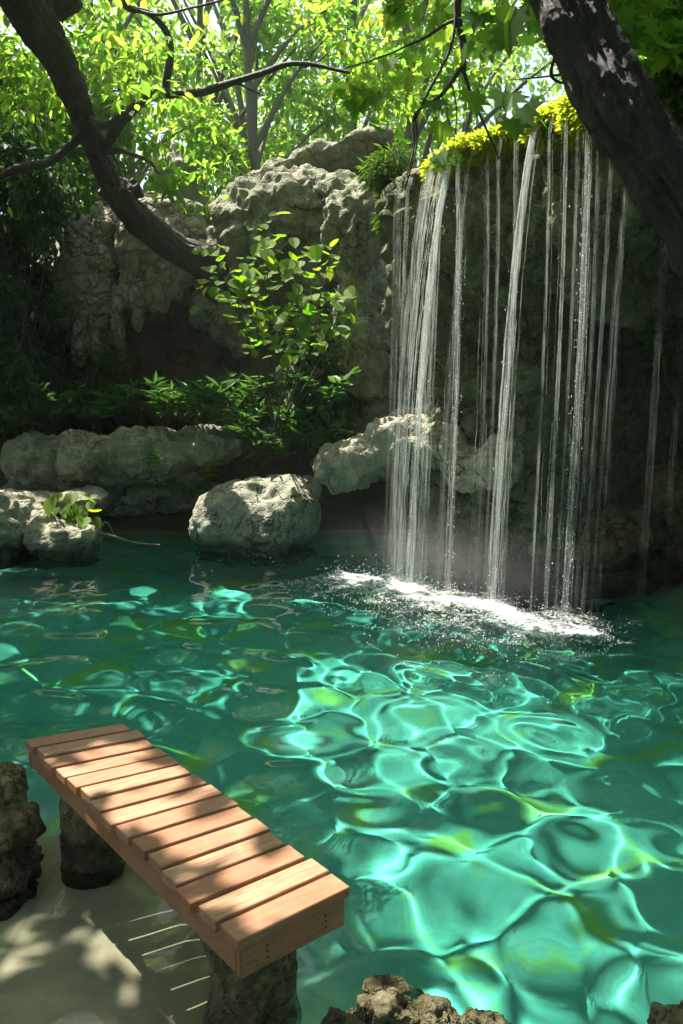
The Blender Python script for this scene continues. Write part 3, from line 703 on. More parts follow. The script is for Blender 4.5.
# ------------------------------------------------------------------ bench
m, nt, out = newmat('red_cedar'); n = N(nt)
tc = n('TexCoord'); geo = n('NewGeometry'); rnd = geo.outputs['Random Per Island']
mp = n('Mapping'); n.l(tc.outputs['Object'], mp.inputs[0]); mp.inputs['Rotation'].default_value = (0, 0, R(-38))
cx = n('CombineXYZ'); n.l(rnd, cx.inputs[2]); vm = n('VectorMath', operation='ADD'); n.l(mp.outputs[0], vm.inputs[0])
vs = n('VectorMath', operation='SCALE'); n.l(cx.outputs[0], vs.inputs[0]); vs.inputs['Scale'].default_value = 7.0; n.l(vs.outputs[0], vm.inputs[1])
grain = n.tex(9, 6, .65, vm.outputs[0], (1.2, 14, 14)); fine = n.tex(60, 4, .6, vm.outputs[0], (1, 12, 12)); blot = n.tex(6, 3, .5, vm.outputs[0])
tone = n.ramp(rnd, [(0., (.36, .135, .06)), (.35, (.43, .195, .095)), (.7, (.39, .16, .072)), (1., (.50, .275, .15))])
col = n.mix(n.ramp(grain.outputs[0], [(.38, .75), (.62, 0.)]), tone, (.22, .10, .055))
col = n.mix(n.ramp(fine.outputs[0], [(.35, .35), (.6, 0.)]), col, (.16, .08, .045))
col = n.mix(n.ramp(blot.outputs[0], [(.5, 0.), (.75, .3)]), col, (.5, .38, .27))
st_ = n.tex(11, 5, .7, tc.outputs['Object']); col = n.mix(n.ramp(st_.outputs[0], [(.54, 0.), (.72, .6)]), col, (.17, .10, .06))
bs = n('BsdfPrincipled'); bs.inputs['Roughness'].default_value = .55; n.l(col, bs.inputs['Base Color'])
n.l(n.bump(n.math('ADD', grain.outputs[0], fine.outputs[0]), .25, .004), bs.inputs['Normal']); n.l(bs.outputs[0], out.inputs[0]); M['wood'] = m
m, nt, out = newmat('dark_nail'); n = N(nt); bs = n('BsdfPrincipled'); bs.inputs['Base Color'].default_value = (.03, .025, .02, 1); bs.inputs['Roughness'].default_value = .5; bs.inputs['Metallic'].default_value = .6
n.l(bs.outputs[0], out.inputs[0]); M['nail'] = m

ZT = .40
NL, NR, FL_, FR = G(238, 942, ZT), G(350, 887, ZT), G(25, 739, ZT), G(125, 722, ZT)
bench = thing('bench', (float((NL[0] + FR[0]) / 2), float((NL[1] + FR[1]) / 2), 0), 'reddish slatted wooden bench on two stone posts at the edge of the pool', 'bench')
def box8(bm, top4, h, bev=.003):
    """a board from its four top corners (ccw) and its height"""
    vs_ = [bm.verts.new([float(c) for c in p]) for p in top4] + [bm.verts.new((float(p[0]), float(p[1]), float(p[2]) - h)) for p in top4]
    f = [bm.faces.new([vs_[k] for k in q_]) for q_ in ((0, 1, 2, 3), (7, 6, 5, 4), (0, 4, 5, 1), (1, 5, 6, 2), (2, 6, 7, 3), (3, 7, 4, 0))]
    ed = list({e for x in f for e in x.edges}); bmesh.ops.bevel(bm, geom=ed, offset=bev, segments=2, affect='EDGES')
def board_obj(name, boards, mat, parent):
    bm = bmesh.new(); off = root_of(parent)
    for t4, h, bv in boards: box8(bm, [np.asarray(p) - off for p in t4], h, bv)
    bmesh.ops.recalc_face_normals(bm, faces=bm.faces)
    me = bpy.data.meshes.new(name); bm.to_mesh(me); bm.free(); return link(name, me, mat, parent)
NP = 15
def edge_pt(side, t, z=ZT):
    a, b_ = (NL, FL_) if side == 'l' else (NR, FR)
    p = a + (b_ - a) * t; return np.array([p[0], p[1], z])
pl = []
for k in range(NP):
    t0, t1 = k / NP + .003, (k + 1) / NP - .0075
    dz = rng.normal() * .0012; ex = rng.normal(size=2) * .005
    l0, r0, l1, r1 = edge_pt('l', t0), edge_pt('r', t0), edge_pt('l', t1), edge_pt('r', t1)
    ax = (r0 - l0) / np.linalg.norm(r0 - l0)
    q4 = [l0 + ax * ex[0], r0 + ax * ex[1], r1 + ax * ex[1], l1 + ax * ex[0]]
    for p in q4: p[2] += dz
    pl.append((q4, .027, .0016))
board_obj('seat_planks', pl, M['wood'], bench)
ZB = ZT - .0285
def inset(t, w):
    l, r = edge_pt('l', t, ZB), edge_pt('r', t, ZB); ax = (r - l) / np.linalg.norm(r - l); return l + ax * w, r - ax * w
for side in (0, 1):
    a0, a1 = inset(.022, .012)[side], inset(.988, .012)[side]; b0, b1 = inset(.022, .046)[side], inset(.988, .046)[side]
    board_obj('side_board', [([a0, b0, b1, a1] if side == 0 else [b0, a0, a1, b1], .072, .002)], M['wood'], bench)
for t0, t1 in ((.006, .0195), (.991, 1.004)):
    l0, r0 = inset(t0, .010); l1, r1 = inset(t1, .010)
    eb = board_obj('end_board', [([l0, r0, r1, l1], .072, .002)], M['wood'], bench)
    if t0 < .1:
        nd = []; dirn = (r0 - l0) / np.linalg.norm(r0 - l0); outw = np.array([dirn[1], -dirn[0], 0])
        for f_ in (.24, .80):
            for dz in (.02, .035, .05): nd.append(l0 + (r0 - l0) * f_ + outw * .0005 - np.array([0, 0, dz]))
        lst = [([p - outw * .003, p + outw * .0012], [.0028, .0026]) for p in nd]
        for a_, b_ in lst:
            nn = tubes('nail', [(np.array(a_) - root_of(bench), np.array(b_))], M['nail'], None, 8); nn.parent = eb
def post(c, r, ztop, zbot, seed):
    nr, ns = 110, 90; z = np.linspace(ztop, zbot, nr); th = np.linspace(0, 2 * np.pi, ns, endpoint=False)
    Zp, Tp = np.meshgrid(z, th, indexing='ij'); q_ = np.stack([np.cos(Tp).ravel() * r, np.sin(Tp).ravel() * r, Zp.ravel()], -1)
    f1, f2 = worley(q_ / .06, seed)
    rr = r * (1 + .10 * fbm(q_ / .14, seed, 4) + .10 * sstep(.12, -.05, Zp.ravel())) - .012 * sstep(.4, .1, f1) * sstep(-.2, .3, noise(q_ / .09, seed + 3)) + .006 * fbm(q_ / .02, seed + 8, 3)
    V = np.stack([c[0] + np.cos(Tp).ravel() * rr, c[1] + np.sin(Tp).ravel() * rr, Zp.ravel()], -1)
    i = np.arange(nr * ns).reshape(nr, ns); j = np.roll(i, -1, 1)
    F = np.stack([i[:-1], i[1:], j[1:], j[:-1]], -1).reshape(-1, 4).tolist(); F.append(i[0].tolist())
    return receiver(mk('leg', V, F, M['moss_rock'], bench))
cl = G(250, 1000, .08); post((cl[0], cl[1] + .02), .108, ZB - .0735, -1.3, 5)
cf = G(92, 825, .12); post((cf[0], cf[1]), .095, ZB - .0735, -1.1, 9)

# ------------------------------------------------------------------ trees in front
def trunk_mesh(name, pts, rads, n_, sides, mat, parent, seed, furrow=.12, lump=.12, flow=.12):
    c = catmull(pts, n_); r = np.interp(np.linspace(0, len(rads) - 1, n_), np.arange(len(rads)), rads)
    V, F, A, B, th = tube(c, r, sides)
    L_ = np.concatenate([[0], np.cumsum(np.linalg.norm(np.diff(c, axis=0), axis=1))])
    rr = np.repeat(r, sides); cc_ = np.repeat(c, sides, axis=0); tt = np.tile(th, n_); ll = np.repeat(L_, sides)
    rm = np.mean(rads)
    q_ = np.stack([np.cos(tt) * 1.0, np.sin(tt) * 1.0, ll / rm * flow], -1)
    q2 = np.stack([np.cos(tt), np.sin(tt), ll / rm * .5], -1)
    d = lump * fbm(q2 * .9, seed, 3) - furrow * np.abs(fbm(q_ * 4.2 + .25 * noise(q2 * 2, seed)[:, None], seed + 4, 3)) + .04 * fbm(q2 * 9, seed + 6, 3)
    V = cc_ + (V - cc_) * (1 + d)[:, None]
    F = F.tolist(); F.append(list(range(sides))[::-1]); F.append(list(range((n_ - 1) * sides, n_ * sides)))
    return mk(name, V, F, mat, parent)
def gnarl(pts, n_, amp, seed):
    c = catmull(pts, n_); t = np.linspace(0, 1, n_); L_ = np.linalg.norm(c[-1] - c[0])
    q_ = np.stack([t * L_ * 1.6, 0 * t, 0 * t + seed], -1)
    for k in range(3): c[:, k] += amp * noise(q_ * 1.7 + 31 * k, seed + k) * np.sin(np.pi * np.clip(t * 3, 0, .5))
    return c
def branch(parent, pts, r0, r1, n_=50, amp=.03, seed=1, mat=None, sides=10):
    c = gnarl(pts, n_, amp, seed); r = np.linspace(r0, r1, n_) * (1 + .15 * noise(np.stack([np.linspace(0, 9, n_), np.zeros(n_), np.zeros(n_)], -1), seed))
    V, F, *_ = tube(c, r, sides); return mk('branch', V, F, mat, parent), c

def tp(px, py, Y): return P(px, py, Y)
# leaning tree on the right
base = np.array([2.62, 3.75, .55])
rt = thing('leaning_tree', base, 'dark leaning tree trunk crossing the top right corner in front of the waterfall', 'tree')
rp = [base + np.array([.1, 0, -.2]), tp(775, 350, 3.85), tp(700, 232, 4.0), tp(640, 140, 4.15), tp(592, 52, 4.3), tp(553, -30, 4.45), tp(520, -140, 4.7), tp(440, -300, 5.1)]
trunk_mesh('trunk', rp, [.26, .205, .18, .165, .15, .14, .13, .11], 420, 110, M['bark_dark'], rt, 3, .24, .2, .10)
def bl(px, py, Y): return tp(px, py, Y)
B1 = [(bl(520, -140, 4.7)), bl(480, -60, 4.9), bl(457, 0, 5.0), bl(460, 40, 5.0), bl(462, 70, 5.0)]
branch(rt, B1, .028, .014, 40, .02, 3, M['twig'])
for k, (pts, a_, b_) in enumerate((
        ([bl(462, 66, 5.0), bl(440, 95, 5.0), bl(413, 118, 5.02), bl(412, 150, 5.0), bl(404, 180, 5.0)], .012, .004),
        ([bl(455, 0, 5.0), bl(448, 45, 4.98), bl(425, 90, 4.95), bl(413, 120, 5.0)], .010, .006),
        ([bl(462, 66, 5.0), bl(474, 100, 5.02), bl(491, 140, 5.05), bl(500, 160, 5.1)], .010, .004),
        ([bl(413, 118, 5.02), bl(416, 150, 5.05), bl(410, 185, 5.05)], .006, .003),
        ([bl(455, 20, 5.0), bl(425, 40, 5.1), bl(395, 52, 5.2), bl(345, 68, 5.6)], .010, .004),
        ([bl(452, 85, 5.0), bl(455, 110, 5.0), bl(450, 150, 5.0)], .005, .002),
        ([bl(575, 30, 4.35), bl(560, 48, 4.4), bl(552, 70, 4.45), bl(558, 80, 4.45), bl(572, 82, 4.4)], .012, .005),
        ([bl(560, 75, 4.45), bl(530, 80, 4.5), bl(505, 84, 4.6)], .006, .002),
        ([bl(440, -300, 5.1), bl(250, -330, 5.2), bl(60, -260, 5.0), bl(-80, -230, 4.8)], .09, .03),
        ([bl(440, -300, 5.1), bl(520, -420, 4.6), bl(640, -560, 4.0), bl(700, -800, 3.6)], .09, .03),
        ([bl(440, -300, 5.1), bl(420, -420, 5.6), bl(350, -520, 6.2)], .08, .03))):
    branch(rt, pts, a_, b_, 40, .02, 10 + k, M['twig'] if a_ < .05 else M['bark_dark'], 8)

# tree on the left
lb = P(234, 296, 10.1)
lt = thing('old_tree', lb, 'gnarled brown tree leaning to the left in front of the dark hollow', 'tree')
lpts = [lb, P(207, 266, 9.85), P(178, 250, 9.65), P(142, 222, 9.35), P(118, 194, 9.05), P(100, 160, 8.7), P(84, 118, 8.25), P(62, 70, 7.55), P(30, 15, 7.2), P(-30, -60, 6.9), P(-90, -180, 6.7)]
trunk_mesh('trunk', lpts, [.27, .20, .165, .15, .13, .118, .115, .13, .16, .16, .14], 360, 90, M['bark_left'], lt, 13, .13, .20, .10)
V, Nn, F = blob_mesh([(P(118, 194, 8.9), (.19, .14, .15), 0, 0), (P(128, 190, 8.97), (.16, .14, .13), 0, 0)], .02)
mk('knot', rough(V, Nn, .2, 5, .2, .25, .2), F, M['bark_left'], lt)
V, Nn, F = blob_mesh([(P(60, 8, 7.3), (.16, .14, .12), .3, 0), (P(40, 2, 7.25), (.22, .16, .16), 0, 0)], .02)
mk('knot', rough(V, Nn, .2, 8, .2, .25, .1), F, M['bark_left'], lt)
for k, (pts, a_, b_) in enumerate((
        ([P(106, 145, 8.5), P(130, 112, 7.9), P(165, 98, 7.85), P(190, 94, 7.8), P(235, 80, 7.7), P(290, 66, 7.6), P(350, 70, 7.5)], .055, .015),
        ([P(86, 118, 8.25), P(100, 126, 7.9), P(118, 117, 7.9), P(130, 112, 7.9)], .03, .045),
        ([P(166, 96, 7.85), P(168, 70, 7.8), P(167, 35, 7.75), P(150, 12, 7.7), P(128, 6, 7.65), P(126, -20, 7.6)], .035, .024),
        ([P(130, 8, 7.65), P(160, 14, 7.6), P(190, 8, 7.6), P(220, 0, 7.6)], .015, .008),
        ([P(86, 130, 8.35), P(50, 158, 8.1), P(25, 168, 7.85), P(-10, 178, 7.8)], .05, .028),
        ([P(230, 82, 7.7), P(250, 92, 7.75), P(262, 98, 7.8)], .012, .004),
        ([P(104, 150, 8.55), P(125, 155, 8.2), P(145, 165, 7.85), P(160, 175, 7.8)], .03, .008),
        ([P(120, 130, 7.95), P(124, 110, 7.9), P(122, 95, 7.9)], .012, .005),
        ([P(300, 66, 7.6), P(318, 58, 7.6), P(330, 48, 7.6)], .010, .004),
        ([P(108, 150, 8.5), P(121, 175, 8.4), P(118, 190, 8.0)], .012, .004),
        ([P(-90, -180, 6.7), P(-40, -330, 6.4), P(100, -420, 6.4)], .11, .03),
        ([P(-90, -180, 6.7), P(-200, -300, 6.2), P(-300, -420, 5.6)], .12, .04),
        ([P(-60, -100, 6.8), P(-160, -100, 6.4), P(-320, -180, 6.0)], .1, .03))):
    branch(lt, pts, a_, b_, 50, .04, 40 + k, M['bark_left'], 10)

# visible sprays of their crowns
def px_clumps(rows):
    return np.array([P(a, b, c) for a, b, c, *_ in rows]), np.array([r[3] * r[2] / FPX for r in rows])
left_rows = []
for k in range(70):
    left_rows.append((rng.uniform(80, 400), rng.uniform(-40, 110), rng.uniform(6.8, 9.2), rng.uniform(16, 34)))
left_rows += [(230, 165, 8.0, 26), (255, 175, 8.2, 22), (180, 190, 8.1, 26), (205, 205, 8.0, 22), (165, 175, 8.0, 20), (215, 125, 7.9, 18), (150, 140, 8.1, 16), (190, 60, 7.8, 26), (140, 60, 7.8, 26), (245, 190, 8.4, 18),
              (60, 40, 8.2, 26), (20, 60, 8.3, 26), (15, 100, 8.4, 22), (60, 95, 8.6, 22), (100, 70, 8.4, 24)]
c, r = px_clumps(left_rows)
crown('crown', lt, c, r, 95, .115, T_SIMPLE, M['leaf_bright'], .55, .5)
right_rows = []
for k in range(34):
    right_rows.append((rng.uniform(330, 560), rng.uniform(-60, 40), rng.uniform(4.8, 7.5), rng.uniform(18, 34)))
for k in range(20):
    right_rows.append((rng.uniform(600, 700), rng.uniform(-50, 60), rng.uniform(4.6, 6.4), rng.uniform(18, 40)))
right_rows += [(420, 95, 5.6, 24), (440, 150, 5.4, 22), (400, 60, 5.8, 30), (480, 30, 4.6, 26), (510, 8, 4.4, 22), (365, 90, 6.2, 24), (380, 130, 6.4, 20)]
c, r = px_clumps(right_rows)
crown('crown', rt, c, r, 34, .13, T_MAPLE, M['leaf_bright'], .6, .7)
big = [(508, 20, 4.3), (516, 6, 4.3), (480, 12, 4.4), (496, 42, 4.35), (508, 92, 4.7), (525, 104, 4.75), (514, 118, 4.75), (532, 110, 4.7), (470, 90, 4.9), (625, 30, 4.4), (640, 20, 4.4), (660, 45, 4.5), (615, 12, 4.4), (432, 100, 5.0), (440, 120, 5.0)]
bp = np.array([P(*b_) for b_ in big]); V, F = leaf_mesh(T_MAPLE, bp, np.tile([[0., -.35, -1.]], (len(bp), 1)), rng.uniform(.12, .19, len(bp)), up=np.array([0, -1., .4]), jitter=.4)
mk('large_leaves', V, F, M['leaf_mid'], rt, False)

# unseen crown parts added overhead to shade the pool
def not_in_view(p):
    x, y, z = pix(p); return (z < .3) | (y < -25) | (x < -60) | (x > 745)
def overhead(parent, x0, x1, y0, y1, z0, z1, ncl, each, size, tmpl, mat):
    c = np.stack([rng.uniform(x0, x1, ncl), rng.uniform(y0, y1, ncl), rng.uniform(z0, z1, ncl)], -1)
    crown('crown', parent, c, rng.uniform(.5, .9, ncl), each, size, tmpl, mat, .5, .5, cond=not_in_view)
overhead(rt, -1.5, 5.5, 1.5, 9.0, 5.2, 7.4, 130, 120, .22, T_MAPLE, M['leaf_mid'])
overhead(lt, -4.9, -1.6, 3.0, 5.8, 4.6, 6.2, 120, 120, .2, T_SIMPLE, M['leaf_mid'])  # extra leaves added to shade the sand shelf
overhead(lt, -8.5, -.5, 1.0, 9.5, 5.0, 7.6, 270, 130, .22, T_SIMPLE, M['leaf_mid'])

# ------------------------------------------------------------------ trees on the slope behind
def back_tree(x, y, h, cr, mat, label, nleaf, size, trunk_r=.12, name='woodland_tree', low=.25, ncl=26):
    z = float(ground_z(np.array([x]), np.array([y]))[0]) - .1
    t = thing(name, (x, y, z), label, 'tree', 'trees on the slope behind the pool')
    tr_ = [(np.array(catmull([(x, y, z), (x + rng.normal() * .2, y, z + h * .35), (x + rng.normal() * .4, y, z + h * .9)], 24)), np.linspace(trunk_r, trunk_r * .25, 24))]
    cs = []
    for k in range(ncl):
        a = rng.uniform(0, 6.28); rr = cr * math.sqrt(rng.random()); f_ = rng.uniform(low, 1.0)
        rr *= math.sin(math.pi * min(1, .18 + .8 * (f_ - low) / (1 - low))) ** .5
        cs.append((x + rr * math.cos(a), y + rr * math.sin(a), z + h * f_))
        if k % 2 == 0:
            tc_ = tr_[0][0]; b0 = tc_[int(np.argmin(np.abs(tc_[:, 2] - (z + h * min(.85, max(.2, f_ - .25))))))]; e = np.array(cs[-1])
            tr_.append((catmull([b0, (b0 + e) / 2 + np.array([0, 0, .15]), e], 10), np.linspace(trunk_r * .45, trunk_r * .12, 10)))
    tubes('trunk', tr_, M['bark_far'], t, 8)
    crown('crown', t, np.array(cs), rng.uniform(.45, .95, ncl) * cr * .42, nleaf, size, T_SIMPLE, mat, .7, .5)
    return t
BT = [
    (-5.6, 12.0, 6.0, 2.4, 'leaf_mid', 'broad green tree behind the dark bush at the far left', 150, .17),
    (-3.6, 13.0, 7.0, 2.0, 'leaf_bright', 'tall bright tree rising above the leaning brown trunk', 150, .17),
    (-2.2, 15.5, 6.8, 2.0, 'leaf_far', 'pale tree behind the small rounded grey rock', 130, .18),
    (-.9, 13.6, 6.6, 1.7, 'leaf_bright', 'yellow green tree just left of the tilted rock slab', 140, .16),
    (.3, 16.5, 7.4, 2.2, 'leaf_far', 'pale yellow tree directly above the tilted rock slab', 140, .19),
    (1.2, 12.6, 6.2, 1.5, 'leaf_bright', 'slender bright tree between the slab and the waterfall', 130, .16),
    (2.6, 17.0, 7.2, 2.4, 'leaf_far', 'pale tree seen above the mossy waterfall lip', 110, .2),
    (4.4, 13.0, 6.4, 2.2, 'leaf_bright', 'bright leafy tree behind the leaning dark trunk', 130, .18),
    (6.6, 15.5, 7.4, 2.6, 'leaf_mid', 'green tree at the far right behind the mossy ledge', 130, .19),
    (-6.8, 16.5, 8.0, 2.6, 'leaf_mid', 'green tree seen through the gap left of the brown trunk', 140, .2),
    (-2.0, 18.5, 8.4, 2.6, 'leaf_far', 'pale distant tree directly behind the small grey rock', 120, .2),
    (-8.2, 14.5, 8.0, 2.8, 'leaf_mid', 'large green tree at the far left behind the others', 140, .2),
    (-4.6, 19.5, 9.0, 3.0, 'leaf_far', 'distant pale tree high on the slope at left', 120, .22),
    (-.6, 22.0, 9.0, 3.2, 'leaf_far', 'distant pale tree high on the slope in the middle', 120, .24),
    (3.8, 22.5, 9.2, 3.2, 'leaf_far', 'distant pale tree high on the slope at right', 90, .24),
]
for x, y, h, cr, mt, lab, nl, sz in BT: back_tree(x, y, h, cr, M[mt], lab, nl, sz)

for x, y, h, cr, lab in ((-4.5, -3.5, 7.5, 3.0, 'unseen broad tree added on the near bank, left of where the picture is taken'), (.5, -5.0, 8, 3.2, 'unseen broad tree added on the near bank straight behind the viewer'), (5.5, -3.0, 7.5, 3.0, 'unseen broad tree added on the near bank, right of where the picture is taken'),
                         (-8.5, 2.0, 7.5, 3.0, 'unseen broad tree added on the bank beyond the left edge of the pool'), (-8.5, 8.0, 7, 2.6, 'unseen tree added on the left bank beyond the long rock'), (6.8, 2.5, 7.5, 2.8, 'unseen tree added on the right bank beyond the leaning trunk')):
    back_tree(x, y, h, cr, M['leaf_mid'], lab, 110, .26, low=.08, ncl=34)  # unseen trees around the pool, added to block sky light
# ------------------------------------------------------------------ shrubs and small plants
def shrub(name, label, base_, centers, radii, each, size, tmpl, mat, flat=.8, droop=.6, stems=5, cat='shrub', group=None, sunny=True):
    t = thing(name, base_, label, cat, group); cs = np.asarray(centers)
    pick = rng.choice(len(cs), min(stems, len(cs)), replace=False)
    tubes('stem', [(catmull([base_, (np.asarray(base_) + cs[k]) / 2 + rng.normal(size=3) * .05, cs[k]], 14), np.linspace(.022, .006, 14)) for k in pick], M['twig'], t, 6)
    crown('foliage', t, cs, radii, each, size, tmpl, mat, flat, droop, sunny=sunny); return t
gz = lambda x, y: float(ground_z(np.array([x]), np.array([y]))[0])
def bush_at(rows, base_px, **kw):
    c, r = px_clumps(rows); return dict(base_=P(*base_px), centers=c, radii=r, **kw)
rows = [(rng.uniform(-40, 70), rng.uniform(115, 420), rng.uniform(9.0, 10.2), rng.uniform(24, 40)) for k in range(120)]
rows = [q_ for q_ in rows if q_[0] < (30 + 50 * math.sin((q_[1] - 80) / 340 * 3.14) if q_[1] < 200 else 46)]
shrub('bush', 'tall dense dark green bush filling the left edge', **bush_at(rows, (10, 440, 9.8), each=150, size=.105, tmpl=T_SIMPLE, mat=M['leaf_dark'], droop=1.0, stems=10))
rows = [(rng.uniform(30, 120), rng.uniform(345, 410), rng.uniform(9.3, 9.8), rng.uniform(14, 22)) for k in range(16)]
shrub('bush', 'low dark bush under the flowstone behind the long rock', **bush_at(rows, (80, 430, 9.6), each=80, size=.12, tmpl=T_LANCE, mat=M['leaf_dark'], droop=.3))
rows = [(rng.uniform(250, 360), rng.uniform(330, 440), rng.uniform(8.7, 9.3), rng.uniform(14, 24)) for k in range(26)]
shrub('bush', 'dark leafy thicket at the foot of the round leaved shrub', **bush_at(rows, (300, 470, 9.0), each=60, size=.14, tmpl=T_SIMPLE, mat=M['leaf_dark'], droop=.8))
rows = [(rng.uniform(-30, 60), rng.uniform(60, 200), rng.uniform(9.8, 11), rng.uniform(18, 30)) for k in range(40)]
shrub('bush', 'mid green bush hanging beside the upper part of the brown trunk', **bush_at(rows, (10, 200, 10.4), each=80, size=.13, tmpl=T_SIMPLE, mat=M['leaf_mid'], droop=.8))
rows = [(rng.uniform(205, 262), rng.uniform(165, 215), rng.uniform(10.2, 11.2), rng.uniform(10, 18)) for k in range(10)]
shrub('bush', 'small bright bush between the trunk and the grey outcrop', **bush_at(rows, (228, 225, 10.9), each=60, size=.11, tmpl=T_SIMPLE, mat=M['leaf_bright'], droop=.6))
rows = [(rng.uniform(40, 130), rng.uniform(95, 230), rng.uniform(11.2, 12.2), rng.uniform(16, 28)) for k in range(34)]
shrub('bush', 'shaded green bush behind the middle of the brown trunk', **bush_at(rows, (85, 300, 11.8), each=100, size=.14, tmpl=T_SIMPLE, mat=M['leaf_mid'], droop=.8))
# shrub with round leaves
RL = [(205, 245), (215, 255), (225, 250), (262, 228), (272, 225), (268, 236), (258, 240), (265, 250), (275, 255), (245, 262), (252, 268), (262, 264), (270, 268), (240, 275), (255, 278), (268, 280), (285, 262), (298, 258), (310, 255), (322, 256), (333, 264), (330, 275), (318, 272), (300, 276), (288, 282), (275, 290), (262, 294), (248, 292), (232, 285), (220, 282), (212, 290), (225, 296), (240, 300), (250, 306), (262, 308), (278, 304), (292, 300), (305, 296), (318, 294), (330, 292), (340, 296), (332, 305), (320, 308), (308, 312), (296, 314), (284, 318), (270, 320), (256, 320), (240, 316), (228, 308), (236, 328), (250, 332), (264, 334), (280, 332), (296, 330), (310, 326), (324, 322), (336, 318), (345, 310), (318, 336), (302, 342), (288, 346), (272, 346), (256, 346), (244, 344), (352, 296), (208, 300), (292, 365), (308, 352), (330, 336), (340, 330), (260, 300), (285, 275), (310, 285), (300, 245), (330, 250), (218, 270), (230, 268)]
rb = P(278, 430, 8.6)
rsh = thing('round_leaf_shrub', rb, 'sunlit lime green shrub with round leaves in the middle of the bank', 'shrub')
pts = np.array([P(a, b_, rng.uniform(7.9, 8.6)) for a, b_ in RL for _ in range(3)]) + rng.normal(size=(3 * len(RL), 3)) * .055
stm = []
for tx, ty in ((265, 235), (225, 255), (330, 262), (300, 280), (250, 290), (320, 300), (285, 330), (345, 300)):
    stm.append((catmull([rb + rng.normal(size=3) * .04, P((278 + tx) / 2, (430 + ty) / 2 + 10, 8.45), P(tx, ty, 8.25)], 20), np.linspace(.011, .003, 20)))
for q_ in pts[rng.choice(len(pts), 46, replace=False)]:
    k_ = rng.integers(0, 8); c0 = stm[k_][0][int(rng.uniform(9, 19))]
    stm.append((catmull([c0, (c0 + q_) / 2 + np.array([0, 0, -.02]), q_], 10), np.linspace(.004, .002, 10)))
tubes('stem', stm, M['stem'], rsh, 6)
V, F = leaf_mesh(T_ROUND, pts, np.tile([[0.1, -.75, -.25]], (len(pts), 1)), rng.uniform(.08, .165, len(pts)), up=np.array([0, -.4, 1.]), jitter=.45, uj=.25)
mk('foliage', V, F, M['leaf_lime'], rsh, False)

def rosette(label, base_, stems, leafn, length, size, tmpl, mat, name='plant', spread=.5, group='small plants on the shaded bank', up=1.0):
    t = thing(name, base_, label, 'plant', group); sl = []; LP, LA, LS = [], [], []
    for k in range(stems):
        a = rng.uniform(0, 6.28); tip = np.array(base_) + np.array([math.cos(a) * spread, math.sin(a) * spread * .7, up]) * length * rng.uniform(.6, 1.1)
        c_ = catmull([base_, (np.array(base_) + tip) / 2 + np.array([0, 0, length * .12]), tip], 16); sl.append((c_, np.linspace(.006, .002, 16)))
        for j in range(leafn):
            f_ = .3 + .7 * (j + .5) / leafn; p_ = c_[min(15, int(f_ * 15))]
            b_ = rng.uniform(0, 6.28); LP.append(p_); LA.append((math.cos(b_), math.sin(b_), .25 if up > 0 else -.3)); LS.append(size * rng.uniform(.7, 1.2))
    tubes('stem', sl, M['stem'], t, 5)
    V, F = leaf_mesh(tmpl, np.array(LP), np.array(LA), np.array(LS), jitter=.3); mk('foliage', V, F, mat, t, False); return t
rosette('spiky plant of narrow whorled leaves above the right half of the long rock', P(168, 425, 8.95), 9, 14, .45, .24, T_LANCE, M['leaf_fern'])
rosette('spiky narrow leaved plant just right of the tallest whorled one, before the hollow', P(205, 425, 8.9), 9, 14, .42, .24, T_LANCE, M['leaf_fern'])
rosette('fern like plant hanging low beside the trunk of the round leaved shrub', P(240, 440, 8.8), 9, 12, .4, .2, T_LANCE, M['leaf_fern'], spread=.8)
rosette('leafy dark plant to the right of the round leaved shrub', P(325, 420, 8.7), 10, 12, .5, .17, T_SIMPLE, M['leaf_fern'], spread=.8)
rosette('drooping broad leaved plant above the boulder', P(300, 440, 8.7), 10, 12, .4, .17, T_SIMPLE, M['leaf_fern'], spread=.9)
rosette('small fern at the water edge left of the boulder', P(188, 505, 8.75), 10, 14, .3, .12, T_LANCE, M['leaf_fern'], spread=.8)
rosette('small light leaved sprig standing up behind the boulder', P(210, 490, 8.7), 4, 7, .32, .12, T_SIMPLE, M['leaf_lime'], spread=.3)
rosette('thin sprig with a few pale leaves in front of the long rock', P(150, 480, 8.5), 3, 4, .38, .13, T_SIMPLE, M['leaf_fern'], spread=.4)
rosette('low leafy plant on the left end of the long rock', P(25, 432, 9.0), 9, 9, .25, .14, T_SIMPLE, M['leaf_fern'], spread=1.0)
rosette('low leafy plant in the middle of the long rock top', P(95, 428, 9.2), 9, 9, .25, .13, T_SIMPLE, M['leaf_fern'], spread=1.0)
rosette('fern clump in the gap between the boulder and the cream rock', P(275, 470, 8.9), 10, 14, .4, .16, T_LANCE, M['leaf_fern'], spread=.9)
rosette('dark plant with long hanging leaves in the cave at the right edge', P(672, 315, 6.4), 9, 6, .5, .34, T_LANCE, M['leaf_dark'], spread=.5, up=-.7)
rosette('small fern on the outcrop side next to the waterfall', P(345, 385, 9.0), 9, 12, .3, .14, T_LANCE, M['leaf_fern'], spread=.9)
rosette('spiky narrow leaved plant at the left end of the hollow above the long rock', P(118, 425, 9.2), 9, 14, .42, .22, T_LANCE, M['leaf_fern'])
rosette('leafy plant under the flowstone at the far left of the bank', P(55, 428, 9.3), 10, 12, .45, .16, T_SIMPLE, M['leaf_fern'], spread=.9)
rosette('tall fern between the hollow and the round leaved shrub', P(232, 425, 9.0), 9, 14, .5, .22, T_LANCE, M['leaf_fern'], spread=.7)
rosette('long leaved plant just above the gap beside the cream rock', P(318, 455, 8.6), 9, 14, .38, .2, T_LANCE, M['leaf_fern'], spread=.9)
